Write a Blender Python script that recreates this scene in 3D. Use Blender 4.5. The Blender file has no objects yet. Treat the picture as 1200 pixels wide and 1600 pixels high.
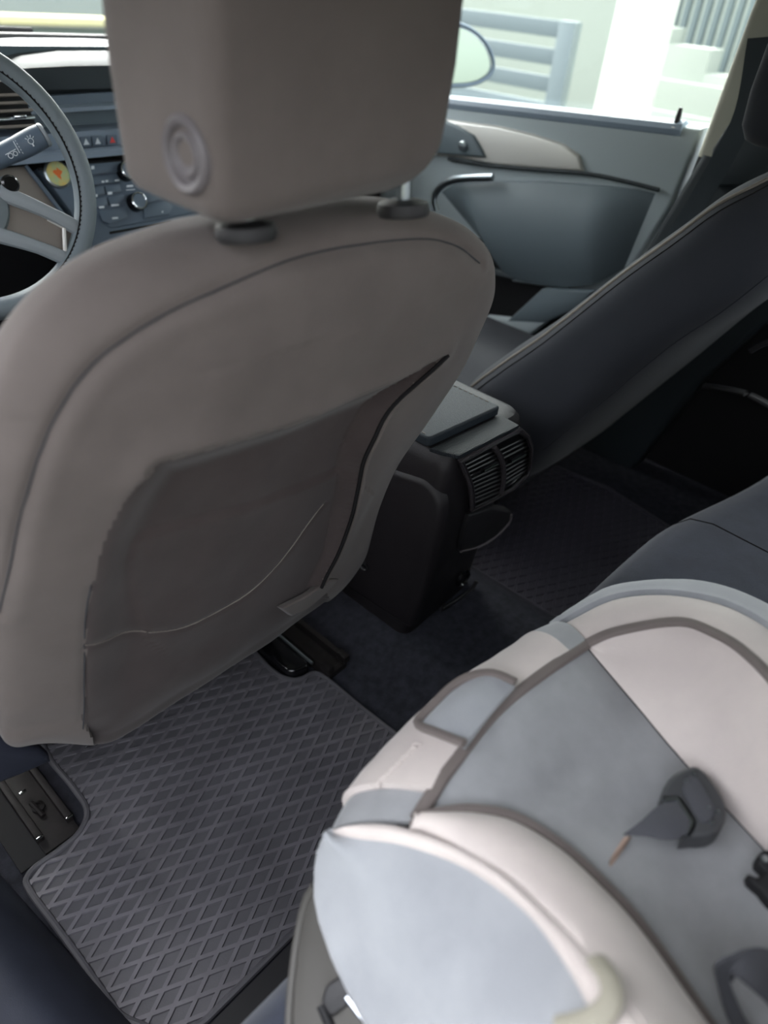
import bpy, bmesh, math, random
import numpy as np
from mathutils import Vector, Matrix
random.seed(7)
C = bpy.context.scene.collection
sc = bpy.context.scene

# ------------------------------------------------------------------ camera
# world: X to the car's right, Y towards its front, Z up, floor of the rear footwell at 0, metres
F = 1123.0
CAM = np.array([0.0, 0.0, 1.0])
_vy = np.array([-1600., -1000., F]); _vx = np.array([1235., -715., F])
_vy /= np.linalg.norm(_vy); _vx -= _vy * _vx.dot(_vy); _vx /= np.linalg.norm(_vx)
_vz = np.cross(_vx, _vy)
if _vz[1] > 0: _vz = -_vz
R = np.array([_vx, _vy, _vz])
cam_d = bpy.data.cameras.new('camera'); cam = bpy.data.objects.new('camera', cam_d); C.objects.link(cam)
cam.matrix_world = Matrix(((R[0][0], -R[0][1], -R[0][2], CAM[0]), (R[1][0], -R[1][1], -R[1][2], CAM[1]),
                           (R[2][0], -R[2][1], -R[2][2], CAM[2]), (0, 0, 0, 1)))
cam_d.sensor_fit = 'VERTICAL'; cam_d.sensor_height = 32.0; cam_d.lens = F / 1600 * 32.0
cam_d.clip_start = 0.02; cam_d.clip_end = 200
cam_d.dof.use_dof = True; cam_d.dof.focus_distance = 0.95; cam_d.dof.aperture_fstop = 2.9
sc.camera = cam

# ------------------------------------------------------------------ light
def srgb(h, g=None, b=None):
    if g is not None: v = (h, g, b)
    else: v = tuple(int(h[i:i+2], 16) for i in (0, 2, 4))
    return tuple(((c/255)/12.92 if c/255 <= .04045 else ((c/255+.055)/1.055)**2.4) for c in v)
w = bpy.data.worlds.new('sky'); sc.world = w; w.use_nodes = True
nt = w.node_tree; nt.nodes.clear()
wo = nt.nodes.new('ShaderNodeOutputWorld'); bg = nt.nodes.new('ShaderNodeBackground')
sky = nt.nodes.new('ShaderNodeTexSky'); sky.sky_type = 'NISHITA'; sky.sun_disc = False
sky.sun_elevation = math.radians(52); sky.sun_rotation = math.radians(20); sky.dust_density = 5.0; sky.air_density = 1.0
sky.ozone_density = 1.0
hs = nt.nodes.new('ShaderNodeHueSaturation'); hs.inputs['Saturation'].default_value = 0.22
nt.links.new(sky.outputs[0], hs.inputs['Color']); nt.links.new(hs.outputs[0], bg.inputs['Color'])
nt.links.new(bg.outputs[0], wo.inputs['Surface']); bg.inputs['Strength'].default_value = 0.55
sun_d = bpy.data.lights.new('sun', 'SUN'); sun = bpy.data.objects.new('sun', sun_d); C.objects.link(sun)
sun_d.energy = 0.55; sun_d.angle = math.radians(2.0); sun_d.color = (1.0, 0.95, 0.86)
sun.location = (-2, 6, 8)
sun.rotation_euler = Vector((0.42, 0.62, 1.0)).to_track_quat('Z', 'Y').to_euler()
sc.view_settings.view_transform = 'Standard'; sc.view_settings.look = 'None'
sc.view_settings.gamma = 1.0; sc.view_settings.use_curve_mapping = False
sc.view_settings.exposure = 2.22

# ------------------------------------------------------------------ helpers
def ray(u, v): return R @ np.array([u-600., v-800., F])
def px(u, v, x=None, y=None, z=None):
    """the point of an axis-parallel plane that lies behind a pixel of the 1200x1600 frame"""
    d = ray(u, v)
    t = (x-CAM[0])/d[0] if x is not None else (y-CAM[1])/d[1] if y is not None else (z-CAM[2])/d[2]
    return CAM + d*t
def pp(u, v, p0, n):
    d = ray(u, v); n = np.array(n, float); t = (np.array(p0)-CAM).dot(n)/d.dot(n); return CAM + d*t
WL = {}
def wl(o): return WL.get(o.name, (0, 0, 0)) if o is not None else (0, 0, 0)
def thing(name, label, cat, loc=(0, 0, 0), group=None, kind=None):
    o = bpy.data.objects.new(name, None); C.objects.link(o); o.location = loc; o.empty_display_size = .05
    WL[o.name] = tuple(loc); tag(o, label, cat, group, kind); return o
def tag(o, label=None, cat=None, group=None, kind=None):
    if label: o['label'] = label
    if cat: o['category'] = cat
    if group: o['group'] = group
    if kind: o['kind'] = kind
    return o
def build(name, verts, faces, mat, parent=None, smooth=True, label=None, auto=35, origin=None):
    verts = [np.array(v, float) for v in verts]
    if origin is None:
        if parent is not None: origin = np.array(wl(parent))
        else:
            a = np.array(verts); origin = np.array([(a[:, 0].min()+a[:, 0].max())/2, (a[:, 1].min()+a[:, 1].max())/2, a[:, 2].min()])
    else: origin = np.array(origin, float)
    me = bpy.data.meshes.new(name)
    me.from_pydata([tuple(v-origin) for v in verts], [], [tuple(f) for f in faces]); me.update()
    bm = bmesh.new(); bm.from_mesh(me); bmesh.ops.recalc_face_normals(bm, faces=bm.faces); bm.to_mesh(me); bm.free()
    if isinstance(mat, (list, tuple)):
        for m in mat: me.materials.append(m)
    elif mat: me.materials.append(mat)
    if smooth:
        me.polygons.foreach_set('use_smooth', [True]*len(me.polygons)); me.set_sharp_from_angle(angle=math.radians(auto))
    o = bpy.data.objects.new(name, me); C.objects.link(o)
    if parent is not None:
        o.parent = parent; o.location = tuple(origin-np.array(wl(parent)))
    else: o.location = tuple(origin)
    WL[o.name] = tuple(origin)
    if label: o['label'] = label
    return o
class MB:
    """collects shapes that become one mesh"""
    def __init__(s): s.v = []; s.f = []
    def add(s, V, Fc):
        n = len(s.v); s.v += [np.array(p, float) for p in V]; s.f += [tuple(i+n for i in f) for f in Fc]; return s
    def build(s, name, mat, parent=None, **k): return build(name, s.v, s.f, mat, parent, **k)
def cr(pts, n=8, closed=False):
    """Catmull-Rom through the points"""
    P = [np.array(p, float) for p in pts]; out = []; m = len(P)
    rng = range(m if closed else m-1)
    for i in rng:
        if closed: a, b, c, d = P[(i-1) % m], P[i], P[(i+1) % m], P[(i+2) % m]
        else:
            b, c = P[i], P[i+1]; a = P[i-1] if i > 0 else 2*b-c; d = P[i+2] if i+2 < m else 2*c-b
        for k in range(n):
            t = k/n; out.append(.5*((2*b)+(c-a)*t+(2*a-5*b+4*c-d)*t*t+(3*b-a-3*c+d)*t**3))
    if not closed: out.append(P[-1])
    return out
def resample(pts, n):
    P = np.array(pts, float); d = np.r_[0, np.cumsum(np.linalg.norm(np.diff(P, axis=0), axis=1))]
    t = np.linspace(0, d[-1], n); return [np.array([np.interp(q, d, P[:, k]) for k in range(P.shape[1])]) for q in t]
def gridf(rows, wrap=False, flip=False):
    nr = len(rows); nc = len(rows[0]); V = [p for r in rows for p in r]; Fc = []
    for i in range(nr-1):
        for j in range(nc if wrap else nc-1):
            a = i*nc+j; b = i*nc+(j+1) % nc; Fc.append((a, b, b+nc, a+nc))
    return V, Fc
def loft(rows, cap=True):
    V, Fc = gridf(rows, wrap=True); nc = len(rows[0])
    if cap: Fc.append(tuple(range(nc))); Fc.append(tuple(range(len(V)-nc, len(V)))[::-1])
    return V, Fc
def tubeg(pts, r, n=8, closed=False, flat=1.0, up=None, taper=None):
    """tube along points; flat < 1 squashes it along the up direction"""
    P = [np.array(p, float) for p in pts]; m = len(P); rows = []
    prev = None
    for i in range(m):
        if closed: t = P[(i+1) % m]-P[(i-1) % m]
        else: t = P[min(i+1, m-1)]-P[max(i-1, 0)]
        t = t/(np.linalg.norm(t)+1e-12)
        if up is not None: a = np.array(up[i] if isinstance(up, list) else up, float)
        elif prev is not None: a = prev
        else: a = np.array([0, 0, 1.]) if abs(t[2]) < .9 else np.array([1., 0, 0])
        a = a-t*a.dot(t); a /= np.linalg.norm(a)+1e-12; prev = a
        b = np.cross(t, a); rr = r[i] if isinstance(r, (list, np.ndarray)) else r
        if taper: rr *= taper(i/(m-1))
        rows.append([P[i]+b*math.cos(2*math.pi*k/n)*rr+a*math.sin(2*math.pi*k/n)*rr*flat for k in range(n)])
    if closed: rows.append(rows[0]); return gridf(rows, wrap=True)
    return loft(rows)
def boxg(c, s, rot=None, bev=0.0, seg=2):
    bm = bmesh.new(); bmesh.ops.create_cube(bm, size=1)
    for v in bm.verts: v.co = Vector((v.co.x*s[0], v.co.y*s[1], v.co.z*s[2]))
    if bev > 0: bmesh.ops.bevel(bm, geom=list(bm.edges), offset=min(bev, min(s)*.49), segments=seg, profile=.6, affect='EDGES')
    M = Matrix.Identity(3) if rot is None else rot
    V = [np.array(M @ v.co)+np.array(c) for v in bm.verts]; Fc = [[v.index for v in f.verts] for f in bm.faces]; bm.free(); return V, Fc
def prism(poly, n, th, bev=0.0, seg=2):
    """a plate: outline points in a plane, thickened by th along -n, front edge bevelled"""
    n = np.array(n, float); n /= np.linalg.norm(n); P = [np.array(p, float) for p in poly]; m = len(P)
    c = sum(P)/m; rows = []
    def inset(d):
        out = []
        for i in range(m):
            a, b, e = P[i-1], P[i], P[(i+1) % m]
            t1 = b-a; t2 = e-b; t1 = t1/(np.linalg.norm(t1)+1e-9); t2 = t2/(np.linalg.norm(t2)+1e-9)
            n1 = np.cross(n, t1); n2 = np.cross(n, t2); k = n1+n2; k = k/(np.linalg.norm(k)+1e-9); s = max(.5, k.dot(n1))
            out.append(b+k*d/s)
        return out
    area = sum(np.cross(P[i]-c, P[(i+1) % m]-c).dot(n) for i in range(m)); sg = 1 if area > 0 else -1
    rows.append([p-n*th for p in P])
    if bev > 0:
        for k in range(seg+1):
            a = math.pi/2*k/seg; rows.append([q-n*bev*(1-math.sin(a)) for q in inset(sg*bev*(1-math.cos(a)))])
    else: rows.append(P)
    return loft(rows)
def rotm(ax, deg): return Matrix.Rotation(math.radians(deg), 3, ax)
def lathe(prof, c, axis, n=24, xdir=None):
    """prof: (radius, height along axis)"""
    a = np.array(axis, float); a /= np.linalg.norm(a)
    x = np.array(xdir if xdir is not None else ([1, 0, 0] if abs(a[0]) < .8 else [0, 1, 0]), float); x -= a*a.dot(x); x /= np.linalg.norm(x); y = np.cross(a, x)
    rows = [[np.array(c)+a*h+(x*math.cos(2*math.pi*k/n)+y*math.sin(2*math.pi*k/n))*r for k in range(n)] for r, h in prof]
    return loft(rows)
def roundpoly(pts, rad, seg=5):
    """rounds the corners of a closed outline"""
    P = [np.array(p, float) for p in pts]; m = len(P); out = []
    for i in range(m):
        a, b, c = P[i-1], P[i], P[(i+1) % m]; r = rad[i] if isinstance(rad, (list, tuple)) else rad
        d1 = a-b; d2 = c-b; l1 = np.linalg.norm(d1); l2 = np.linalg.norm(d2); r = min(r, l1*.49, l2*.49)
        if r <= 1e-6: out.append(b); continue
        s = b+d1/l1*r; e = b+d2/l2*r
        for k in range(seg+1):
            t = k/seg; out.append(s*(1-t)**2+2*b*t*(1-t)+e*t*t)
    return out
def text_mesh(name, s, size, origin, xd, nd, mat, parent, ext=.0004, label=None):
    cu = bpy.data.curves.new(name, 'FONT'); cu.body = s; cu.size = size; cu.extrude = ext; cu.align_x = 'CENTER'; cu.align_y = 'CENTER'
    t = bpy.data.objects.new(name+'_src', cu); C.objects.link(t); dg = bpy.context.evaluated_depsgraph_get()
    me = t.evaluated_get(dg).to_mesh(); V0 = [np.array(v.co) for v in me.vertices]; Fc = [tuple(p.vertices) for p in me.polygons]
    t.evaluated_get(dg).to_mesh_clear(); bpy.data.objects.remove(t); bpy.data.curves.remove(cu)
    xd = np.array(xd, float); xd /= np.linalg.norm(xd); nd = np.array(nd, float); nd /= np.linalg.norm(nd); yd = np.cross(nd, xd)
    return build(name, [np.array(origin)+v[0]*xd+v[1]*yd+v[2]*nd for v in V0], Fc, mat, parent, smooth=False, label=label)

# ------------------------------------------------------------------ materials
def mat(name, col, rough=.7, spec=.4, bump=0, bscale=400, var=0, vscale=8, metal=0, sheen=0, col2=None, weave=0, grain=None, coat=0, stretch=None, rvar=0):
    m = bpy.data.materials.new(name); m.use_nodes = True; t = m.node_tree; N = t.nodes; L = t.links
    b = N['Principled BSDF']; c = srgb(col) if isinstance(col, str) else col
    b.inputs['Base Color'].default_value = (*c, 1); b.inputs['Roughness'].default_value = rough
    b.inputs['Specular IOR Level'].default_value = spec; b.inputs['Metallic'].default_value = metal
    if sheen: b.inputs['Sheen Weight'].default_value = sheen; b.inputs['Sheen Roughness'].default_value = .45
    if coat: b.inputs['Coat Weight'].default_value = coat
    tc = N.new('ShaderNodeTexCoord'); src = tc.outputs['Object']
    if stretch:
        mp = N.new('ShaderNodeMapping'); mp.inputs['Scale'].default_value = stretch; L.new(src, mp.inputs['Vector']); src = mp.outputs[0]
    if var or col2:
        n = N.new('ShaderNodeTexNoise'); n.inputs['Scale'].default_value = vscale; n.inputs['Detail'].default_value = 5; n.inputs['Roughness'].default_value = .6
        L.new(src, n.inputs['Vector']); r = N.new('ShaderNodeValToRGB'); r.color_ramp.elements[0].position = .35; r.color_ramp.elements[1].position = .65
        c2 = (srgb(col2) if isinstance(col2, str) else col2) if col2 else tuple(min(1, x*(1+var)) for x in c)
        c1 = c if col2 else tuple(x*(1-var) for x in c)
        r.color_ramp.elements[0].color = (*c1, 1); r.color_ramp.elements[1].color = (*c2, 1)
        L.new(n.outputs['Fac'], r.inputs[0]); L.new(r.outputs[0], b.inputs['Base Color'])
    if rvar:
        n2 = N.new('ShaderNodeTexNoise'); n2.inputs['Scale'].default_value = 9; n2.inputs['Detail'].default_value = 4; L.new(src, n2.inputs['Vector'])
        mr = N.new('ShaderNodeMapRange'); mr.inputs[1].default_value = .3; mr.inputs[2].default_value = .7; mr.inputs[3].default_value = rough-rvar; mr.inputs[4].default_value = rough+rvar
        L.new(n2.outputs['Fac'], mr.inputs[0]); L.new(mr.outputs[0], b.inputs['Roughness'])
    if bump:
        if grain == 'voronoi':
            h = N.new('ShaderNodeTexVoronoi'); h.inputs['Scale'].default_value = bscale; ho = h.outputs['Distance']
        elif grain == 'weave':
            h1 = N.new('ShaderNodeTexWave'); h1.bands_direction = 'X'; h1.inputs['Scale'].default_value = bscale
            h2 = N.new('ShaderNodeTexWave'); h2.bands_direction = 'Z'; h2.inputs['Scale'].default_value = bscale
            L.new(src, h1.inputs['Vector']); L.new(src, h2.inputs['Vector'])
            h = N.new('ShaderNodeMath'); h.operation = 'MULTIPLY'; L.new(h1.outputs['Fac'], h.inputs[0]); L.new(h2.outputs['Fac'], h.inputs[1]); ho = h.outputs[0]
        elif grain == 'line':
            h = N.new('ShaderNodeTexWave'); h.bands_direction = 'Y'; h.inputs['Scale'].default_value = bscale; h.inputs['Distortion'].default_value = 1.5; h.inputs['Detail Scale'].default_value = 6; ho = h.outputs['Fac']
        else:
            h = N.new('ShaderNodeTexNoise'); h.inputs['Scale'].default_value = bscale; h.inputs['Detail'].default_value = 3; ho = h.outputs['Fac']
        if grain != 'weave': L.new(src, h.inputs['Vector'])
        bp = N.new('ShaderNodeBump'); bp.inputs['Strength'].default_value = bump; bp.inputs['Distance'].default_value = .0006
        L.new(ho, bp.inputs['Height']); L.new(bp.outputs[0], b.inputs['Normal'])
    return m
M = {}
M['cloth'] = mat('seat_cloth', '5c5552', .9, .12, bump=.5, bscale=900, var=.06, vscale=14, sheen=.1)
M['cloth_dark'] = mat('seat_cloth_dark', '2b2d32', .92, .12, bump=.5, bscale=900, var=.05, vscale=12, sheen=.08)
M['bench'] = mat('bench_cloth', '30343f', .92, .15, bump=.6, bscale=700, var=.12, vscale=30, sheen=.25)
M['piping'] = mat('seat_piping', '6a645e', .7, .3)
M['thread'] = mat('seam_thread', '1c1b1c', .9, .1)
M['pocket'] = mat('shaded_pocket_cloth', '403938', .9, .12, bump=.5, bscale=900, var=.08, vscale=20, sheen=.1)  # pocket cloth; the shade of the lower seat back is in this colour
M['trim_dark'] = mat('dark_lower_trim', '20272b', .6, .3)
M['distant'] = mat('distant_wall_paint', '5f6862', .9, .2)
M['knob'] = mat('headrest_button_plastic', '5a5557', .5, .4, bump=.15, bscale=900)
M['black_gloss'] = mat('black_gloss_plastic', '0b0b0d', .18, .5)
M['bezel'] = mat('vent_bezel_plastic', '353133', .25, .6, coat=.4)
M['slat'] = mat('vent_slat_plastic', '1c1a1b', .42, .4)
M['black'] = mat('black_plastic', '1a191b', .5, .4, bump=.4, bscale=1400, grain='voronoi', rvar=.08)
M['black_matte'] = mat('black_matte_plastic', '131315', .7, .3)
M['console'] = mat('console_grained_plastic', '1a1719', .42, .4, bump=.5, bscale=1500, grain='voronoi', rvar=.06)
M['leather'] = mat('console_lid_leatherette', '1e252b', .55, .3, bump=.5, bscale=900, grain='voronoi')
M['ribbed'] = mat('ribbed_console_plastic', '0d1319', .55, .32, bump=.9, bscale=130, grain='line')
M['rubber'] = mat('mat_rubber', '434246', .55, .4, bump=.25, bscale=500, var=.14, vscale=7, rvar=.1)
M['rubber_rib'] = mat('mat_rib_rubber', '535156', .5, .45, bump=.2, bscale=500, var=.2, vscale=9)
M['rubber_dark'] = mat('far_mat_rubber', '34323a', .5, .35, bump=.2, bscale=500)
M['carpet'] = mat('floor_carpet', '292a30', .97, .1, bump=1.0, bscale=1200, var=.25, vscale=60)
M['sill'] = mat('sill_plastic', '1f222c', .6, .3, bump=.3, bscale=900, var=.1, vscale=20)
M['steel'] = mat('rail_steel', '1b1818', .55, .4, metal=.3, var=.4, vscale=40)
M['chrome'] = mat('chrome', 'c8ccd0', .12, .5, metal=1)
M['chrome_soft'] = mat('satin_chrome', 'a8b0b4', .3, .5, metal=1)
M['wheel'] = mat('wheel_leather', '6a7378', .5, .4, bump=.4, bscale=1000, grain='voronoi')
M['wheel_plastic'] = mat('wheel_spoke_plastic', '868c90', .42, .45)
M['dash'] = mat('dash_plastic', '7a8795', .5, .45, bump=.3, bscale=700, grain='voronoi')
M['dash_top'] = mat('dash_top_plastic', '42494d', .65, .5, bump=.3, bscale=500, grain='voronoi')
M['dash_panel'] = mat('dash_panel_plastic', '78716a', .55, .35)
M['stack'] = mat('centre_panel_plastic', '505d6a', .5, .4)
M['screen'] = mat('dark_screen', '5a6870', .4, .5)
M['mark'] = mat('white_print', 'c4cbd0', .6, .2)
M['amber'] = mat('hazard_red', 'c9403c', .5, .3)
M['door'] = mat('door_plastic', 'a0aaae', .55, .4, bump=.3, bscale=600, grain='voronoi')
M['door_low'] = mat('door_lower_plastic', '5c676d', .55, .35, bump=.3, bscale=600, grain='voronoi')
M['door_trim'] = mat('door_silver_trim', 'cfcdc8', .35, .5, metal=.25)
M['pillar'] = mat('pillar_beige', '9b9a8f', .75, .3, bump=.3, bscale=900)
M['headliner'] = mat('headliner_cloth', 'a8a69c', .95, .1, bump=.4, bscale=900)
M['belt'] = mat('belt_webbing', '2c3439', .7, .3, bump=.6, bscale=250, grain='line')
M['plush'] = mat('grey_plush', '797a7c', .9, .15, col2='898a8c', vscale=11, bump=.5, bscale=700, sheen=.3)
M['plush_dark'] = mat('dark_grey_plush', '6c6c6f', .92, .15, col2='79797b', vscale=14, bump=.5, bscale=600, sheen=.4)
M['plush_blue'] = mat('blue_grey_plush', '808286', .9, .15, col2='8e9093', vscale=9, bump=.5, bscale=700, sheen=.3)
M['beige'] = mat('cream_plush', 'b0a7a3', .9, .15, col2='bbb2ad', vscale=10, bump=.5, bscale=600, sheen=.2)
M['binding'] = mat('brown_grey_binding', '6a625f', .75, .25, bump=.6, bscale=350, grain='line')
M['loop'] = mat('loop_webbing', '8b877a', .7, .3, bump=.6, bscale=350, grain='line')
M['shell'] = mat('child_seat_shell_plastic', '403e3b', .6, .35, bump=.2, bscale=900)
M['webbing'] = mat('harness_webbing', '434449', .6, .35, bump=.8, bscale=260, grain='line')
M['buckle'] = mat('harness_buckle_plastic', '37383a', .45, .45)
M['slit'] = mat('buckle_slit_lining', '9a8478', .8, .2)
M['white_wall'] = mat('white_render', '8f948c', .9, .2, bump=.2, bscale=40)
M['white_paint'] = mat('white_pillar_paint', 'c4c4ba', .8, .2)
M['kerb'] = mat('kerb_paint', 'a8a272', .9, .2)
M['gate'] = mat('gate_grey_paint', '636c70', .5, .4)
M['louvre'] = mat('louvre_grey_paint', '5a6466', .6, .3)
M['ground'] = mat('pale_paving', '4e4f49', .9, .2, var=.08, vscale=2)
M['body_paint'] = mat('car_paint_pale', '5e6666', .45, .4)
M['green'] = mat('mirror_shrub_green', '4c8a68', .9, .1)
M['yellow'] = mat('sticker_gold', 'c0a860', .45, .4, col2='8fae8a', vscale=60)
M['orange'] = mat('sticker_orange', 'c8642c', .5, .3)
M['leaf'] = mat('dry_leaf', 'a0583a', .8, .2)
def glassm(name, tint, rough=0.0):
    m = bpy.data.materials.new(name); m.use_nodes = True; t = m.node_tree; N = t.nodes; L = t.links
    N.remove(N['Principled BSDF']); o = N['Material Output']
    tr = N.new('ShaderNodeBsdfTransparent'); tr.inputs[0].default_value = (*tint, 1); gl = N.new('ShaderNodeBsdfGlossy'); gl.inputs['Roughness'].default_value = .02
    fr = N.new('ShaderNodeFresnel'); ge = N.new('ShaderNodeNewGeometry'); mr = N.new('ShaderNodeMapRange'); mr.inputs[3].default_value = 1.45; mr.inputs[4].default_value = 1/1.45; L.new(ge.outputs['Backfacing'], mr.inputs[0]); L.new(mr.outputs[0], fr.inputs[0]); mx = N.new('ShaderNodeMixShader')
    L.new(fr.outputs[0], mx.inputs[0]); L.new(tr.outputs[0], mx.inputs[1]); L.new(gl.outputs[0], mx.inputs[2]); L.new(mx.outputs[0], o.inputs['Surface'])
    return m
M['glass'] = glassm('side_glass', (.82, .85, .83))
M['mirror'] = mat('mirror_silver', '737b72', .08, .5, metal=1)
# ------------------------------------------------------------------ setting
def smooth(a, b, x): t = min(1, max(0, (x-a)/(b-a))); return t*t*(3-2*t)
def floor_h(x, y): return .035*smooth(.66, .76, x)*(1-smooth(.98, 1.06, x))
xs = [-.06+.03*i for i in range(62)]; ys = [.12+.1*i for i in range(20)]
V, Fc = gridf([[(x, y, floor_h(x, y)-.004) for x in xs] for y in ys])
o = build('floor', V, Fc, M['carpet'], origin=(0, 0, 0)); tag(o, kind='structure', label='dark blue-grey carpet of the footwell with its low central tunnel')
def extr(prof, x0, x1, n=2):
    rows = []
    for i in range(n): rows.append([(x0+(x1-x0)*i/(n-1), y, z) for y, z in prof])
    return loft(rows)
# door sill beside the left edge of the mat
rows = []
for i in range(9):
    y = .12+.2*i; e = .075 - .0*y
    xo = .115-.11*(y-.3) if y < 1.0 else .038
    prof = roundpoly([(xo-.02, y, -.002), (xo-.045, y, .05), (xo-.085, y, .085), (-.22, y, .09), (-.22, y, -.15), (xo-.03, y, -.15)], .02, 4)
    rows.append(prof)
V, Fc = loft(rows); o = build('trim_1', V, Fc, M['sill'], origin=(0, .5, 0)); tag(o, kind='structure', label='dark sill trim along the left edge of the footwell')
# roof
rows = []
for i in range(12):
    y = -1.2+.27*i; zc = 1.27 - .10*max(0, (y-.5)/1.3)**2 - .05*max(0, -y)**2
    rows.append([(x, y, zc-.10*abs((x-.86)/.95)**3) for x in np.linspace(-.06, 1.78, 14)])
V, Fc = gridf(rows); V2 = [np.array(v)+np.array([0, 0, .04]) for v in V]; n = len(V)
o = build('ceiling', V+V2, Fc+[tuple(i+n for i in f) for f in Fc], M['headliner'], origin=(.86, .3, 1.2)); tag(o, kind='structure')
# ground and the house yard beyond the car
o = build('ground', [(-14, -14, -.34), (18, -14, -.34), (18, 18, -.34), (-14, 18, -.34)], [(0, 1, 2, 3)], M['ground'], origin=(0, 0, -.34)); tag(o, kind='structure')
V, Fc = boxg((8.4, 4.0, 1.0), (.25, 14, 2.7)); o = build('wall_right', V, Fc, M['white_wall']); tag(o, kind='structure', label='white rendered house wall beyond the gate')
V, Fc = boxg((3.0, 14, .4), (16, .25, 2.6)); o = build('wall_front', V, Fc, M['distant']); tag(o, kind='structure', label='pale far wall seen through the windscreen')

zk = px(80, 27, y=9.5)[2]
t = thing('garden_wall', 'low grey garden wall with a pale yellow coping beyond the windscreen', 'wall', (4, 9.6, -.34))
V, Fc = boxg((4, 9.6, (zk-.06-.34)/2), (11, .2, zk-.06+.34)); build('wall_body', V, Fc, M['distant'], t)
V, Fc = boxg((4, 9.58, zk-.03), (11.1, .32, .08), bev=.01); build('coping', V, Fc, M['kerb'], t)
# white gate pillar
X0 = 5.0
a = px(958, 30, x=X0); b = px(1022, 30, x=X0)
pil_y0, pil_y1 = min(a[1], b[1]), max(a[1], b[1])
t = thing('gate_pillar', 'bright white gate pillar between the gate and the stepped wall', 'pillar', (X0+.15, (pil_y0+pil_y1)/2, -.34))
V, Fc = boxg((X0+.15, (pil_y0+pil_y1)/2, .75), (.3, pil_y1-pil_y0, 2.18), bev=.01); build('shaft', V, Fc, M['white_paint'], t)
V, Fc = boxg((X0+.15, (pil_y0+pil_y1)/2, 1.88), (.38, pil_y1-pil_y0+.1, .07), bev=.01); build('cap', V, Fc, M['white_paint'], t)
# slatted gate
Xg = 5.05
zt = [px(875, 32, x=Xg)[2], px(871, 62, x=Xg)[2], px(873, 80, x=Xg)[2], px(868, 106, x=Xg)[2], px(864, 124, x=Xg)[2], px(858, 149, x=Xg)[2]]
g = thing('slatted_gate', 'grey metal gate of wide horizontal boards seen through the side window', 'gate', (Xg, px(893, 34, x=Xg)[1], -.34))
pa = px(879, 34, x=Xg)[1]; pb = px(906, 34, x=Xg)[1]; ztop = px(890, 33, x=Xg)[2]
V, Fc = boxg((Xg, (pa+pb)/2, (ztop-.34)/2), (.08, abs(pa-pb), ztop+.34), bev=.005); build('post', V, Fc, M['gate'], g)
V, Fc = boxg((Xg, pa+3.2, (ztop-.34)/2), (.08, .1, ztop+.34), bev=.005); build('post', V, Fc, M['gate'], g)
sp = []
h = zt[2]-zt[3]; gp = zt[1]-zt[2]
z = zt[0]
while z > -.2:
    sp.append((z, z-h)); z -= h+gp
for z1, z0 in sp:
    V, Fc = boxg((Xg, pa+1.6, (z1+z0)/2), (.03, 3.2, z1-z0), bev=.004); build('board', V, Fc, M['gate'], g)
# stepped white wall with the upright louvre fence behind
Xs = 6.2
steps = [(1034, 42), (1044, 68), (1110, 86), (1114, 116), (1135, 124), (1190, 150)]
W = [px(u, v, x=Xs) for u, v in steps]
t = thing('stepped_wall', 'white garden wall with a stepped top right of the gate pillar', 'wall', (Xs, W[2][1], -.34))
segs = [(px(1012, 40, x=Xs)[1], W[1][1], px(1040, 42, x=Xs)[2]), (W[1][1], W[2][1], W[1][2]), (W[2][1], W[4][1]-.8, W[3][2])]
for y0, y1, zz in segs:
    V, Fc = boxg((Xs+.12, (y0+y1)/2, (zz-.34)/2), (.24, abs(y0-y1)+.001, zz+.34), bev=.004); build('wall_block', V, Fc, M['white_wall'], t)
for k in range(3):
    zc = segs[1][2]-.22-.2*k
    V, Fc = boxg((Xs-.01-.015*k, (segs[1][0]+segs[2][1])/2, zc-.3), (.14+.1*k, abs(segs[1][0]-segs[2][1]), .6), bev=.004); build('step', V, Fc, M['white_wall'], t)
Xf = 6.9
t = thing('louvre_fence', 'grey fence of narrow upright slats above the stepped white wall', 'fence', (Xf, px(1100, 60, x=Xf)[1], -.3))
y = px(1037, 40, x=Xf)[1]; y1 = px(1190, 80, x=Xf)[1]-1.5; k = 0
while y > y1:
    V, Fc = boxg((Xf, y, .6), (.05, .045, 1.9)); build('slat', V, Fc, M['louvre'], t, smooth=False); y -= .085; k += 1
V, Fc = boxg((Xf+.05, (px(1037, 40, x=Xf)[1]+y1)/2, 1.2), (.03, abs(px(1037, 40, x=Xf)[1]-y1), .06)); build('rail', V, Fc, M['louvre'], t)
V, Fc = boxg((Xf+.05, (px(1037, 40, x=Xf)[1]+y1)/2, .2), (.03, abs(px(1037, 40, x=Xf)[1]-y1), .06)); build('rail', V, Fc, M['louvre'], t)

# ------------------------------------------------------------------ bonnet, windscreen
XD = 1.72
rows = []
for i in range(9):
    s = i/8; y = 2.02+1.0*s; zc = .80-.06*s-.12*s**3
    rows.append([(x, y, zc-.05*abs((x-.86)/.8)**3) for x in np.linspace(.02, 1.7, 11)])
V, Fc = gridf(rows); n = len(V); V2 = [np.array(v)-np.array([0, 0, .03]) for v in V]
o = build('bonnet', V+V2, Fc+[tuple(i+n for i in f) for f in Fc], M['body_paint']); tag(o, 'pale car bonnet beyond the windscreen', 'bonnet')
rows = []
for i in range(8):
    s = i/7; rows.append([(x, 1.98-.75*s-.12*abs((x-.86)/.8)**2, .82+.36*s) for x in np.linspace(.04, 1.68, 12)])
V, Fc = gridf(rows); o = build('window_1', V, Fc, M['glass'], origin=(.86, 1.6, .87)); tag(o, kind='structure', label='raked windscreen glass')
pts = [(x, 1.975-.12*abs((x-.86)/.8)**2, .818) for x in np.linspace(.04, 1.68, 12)]
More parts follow.
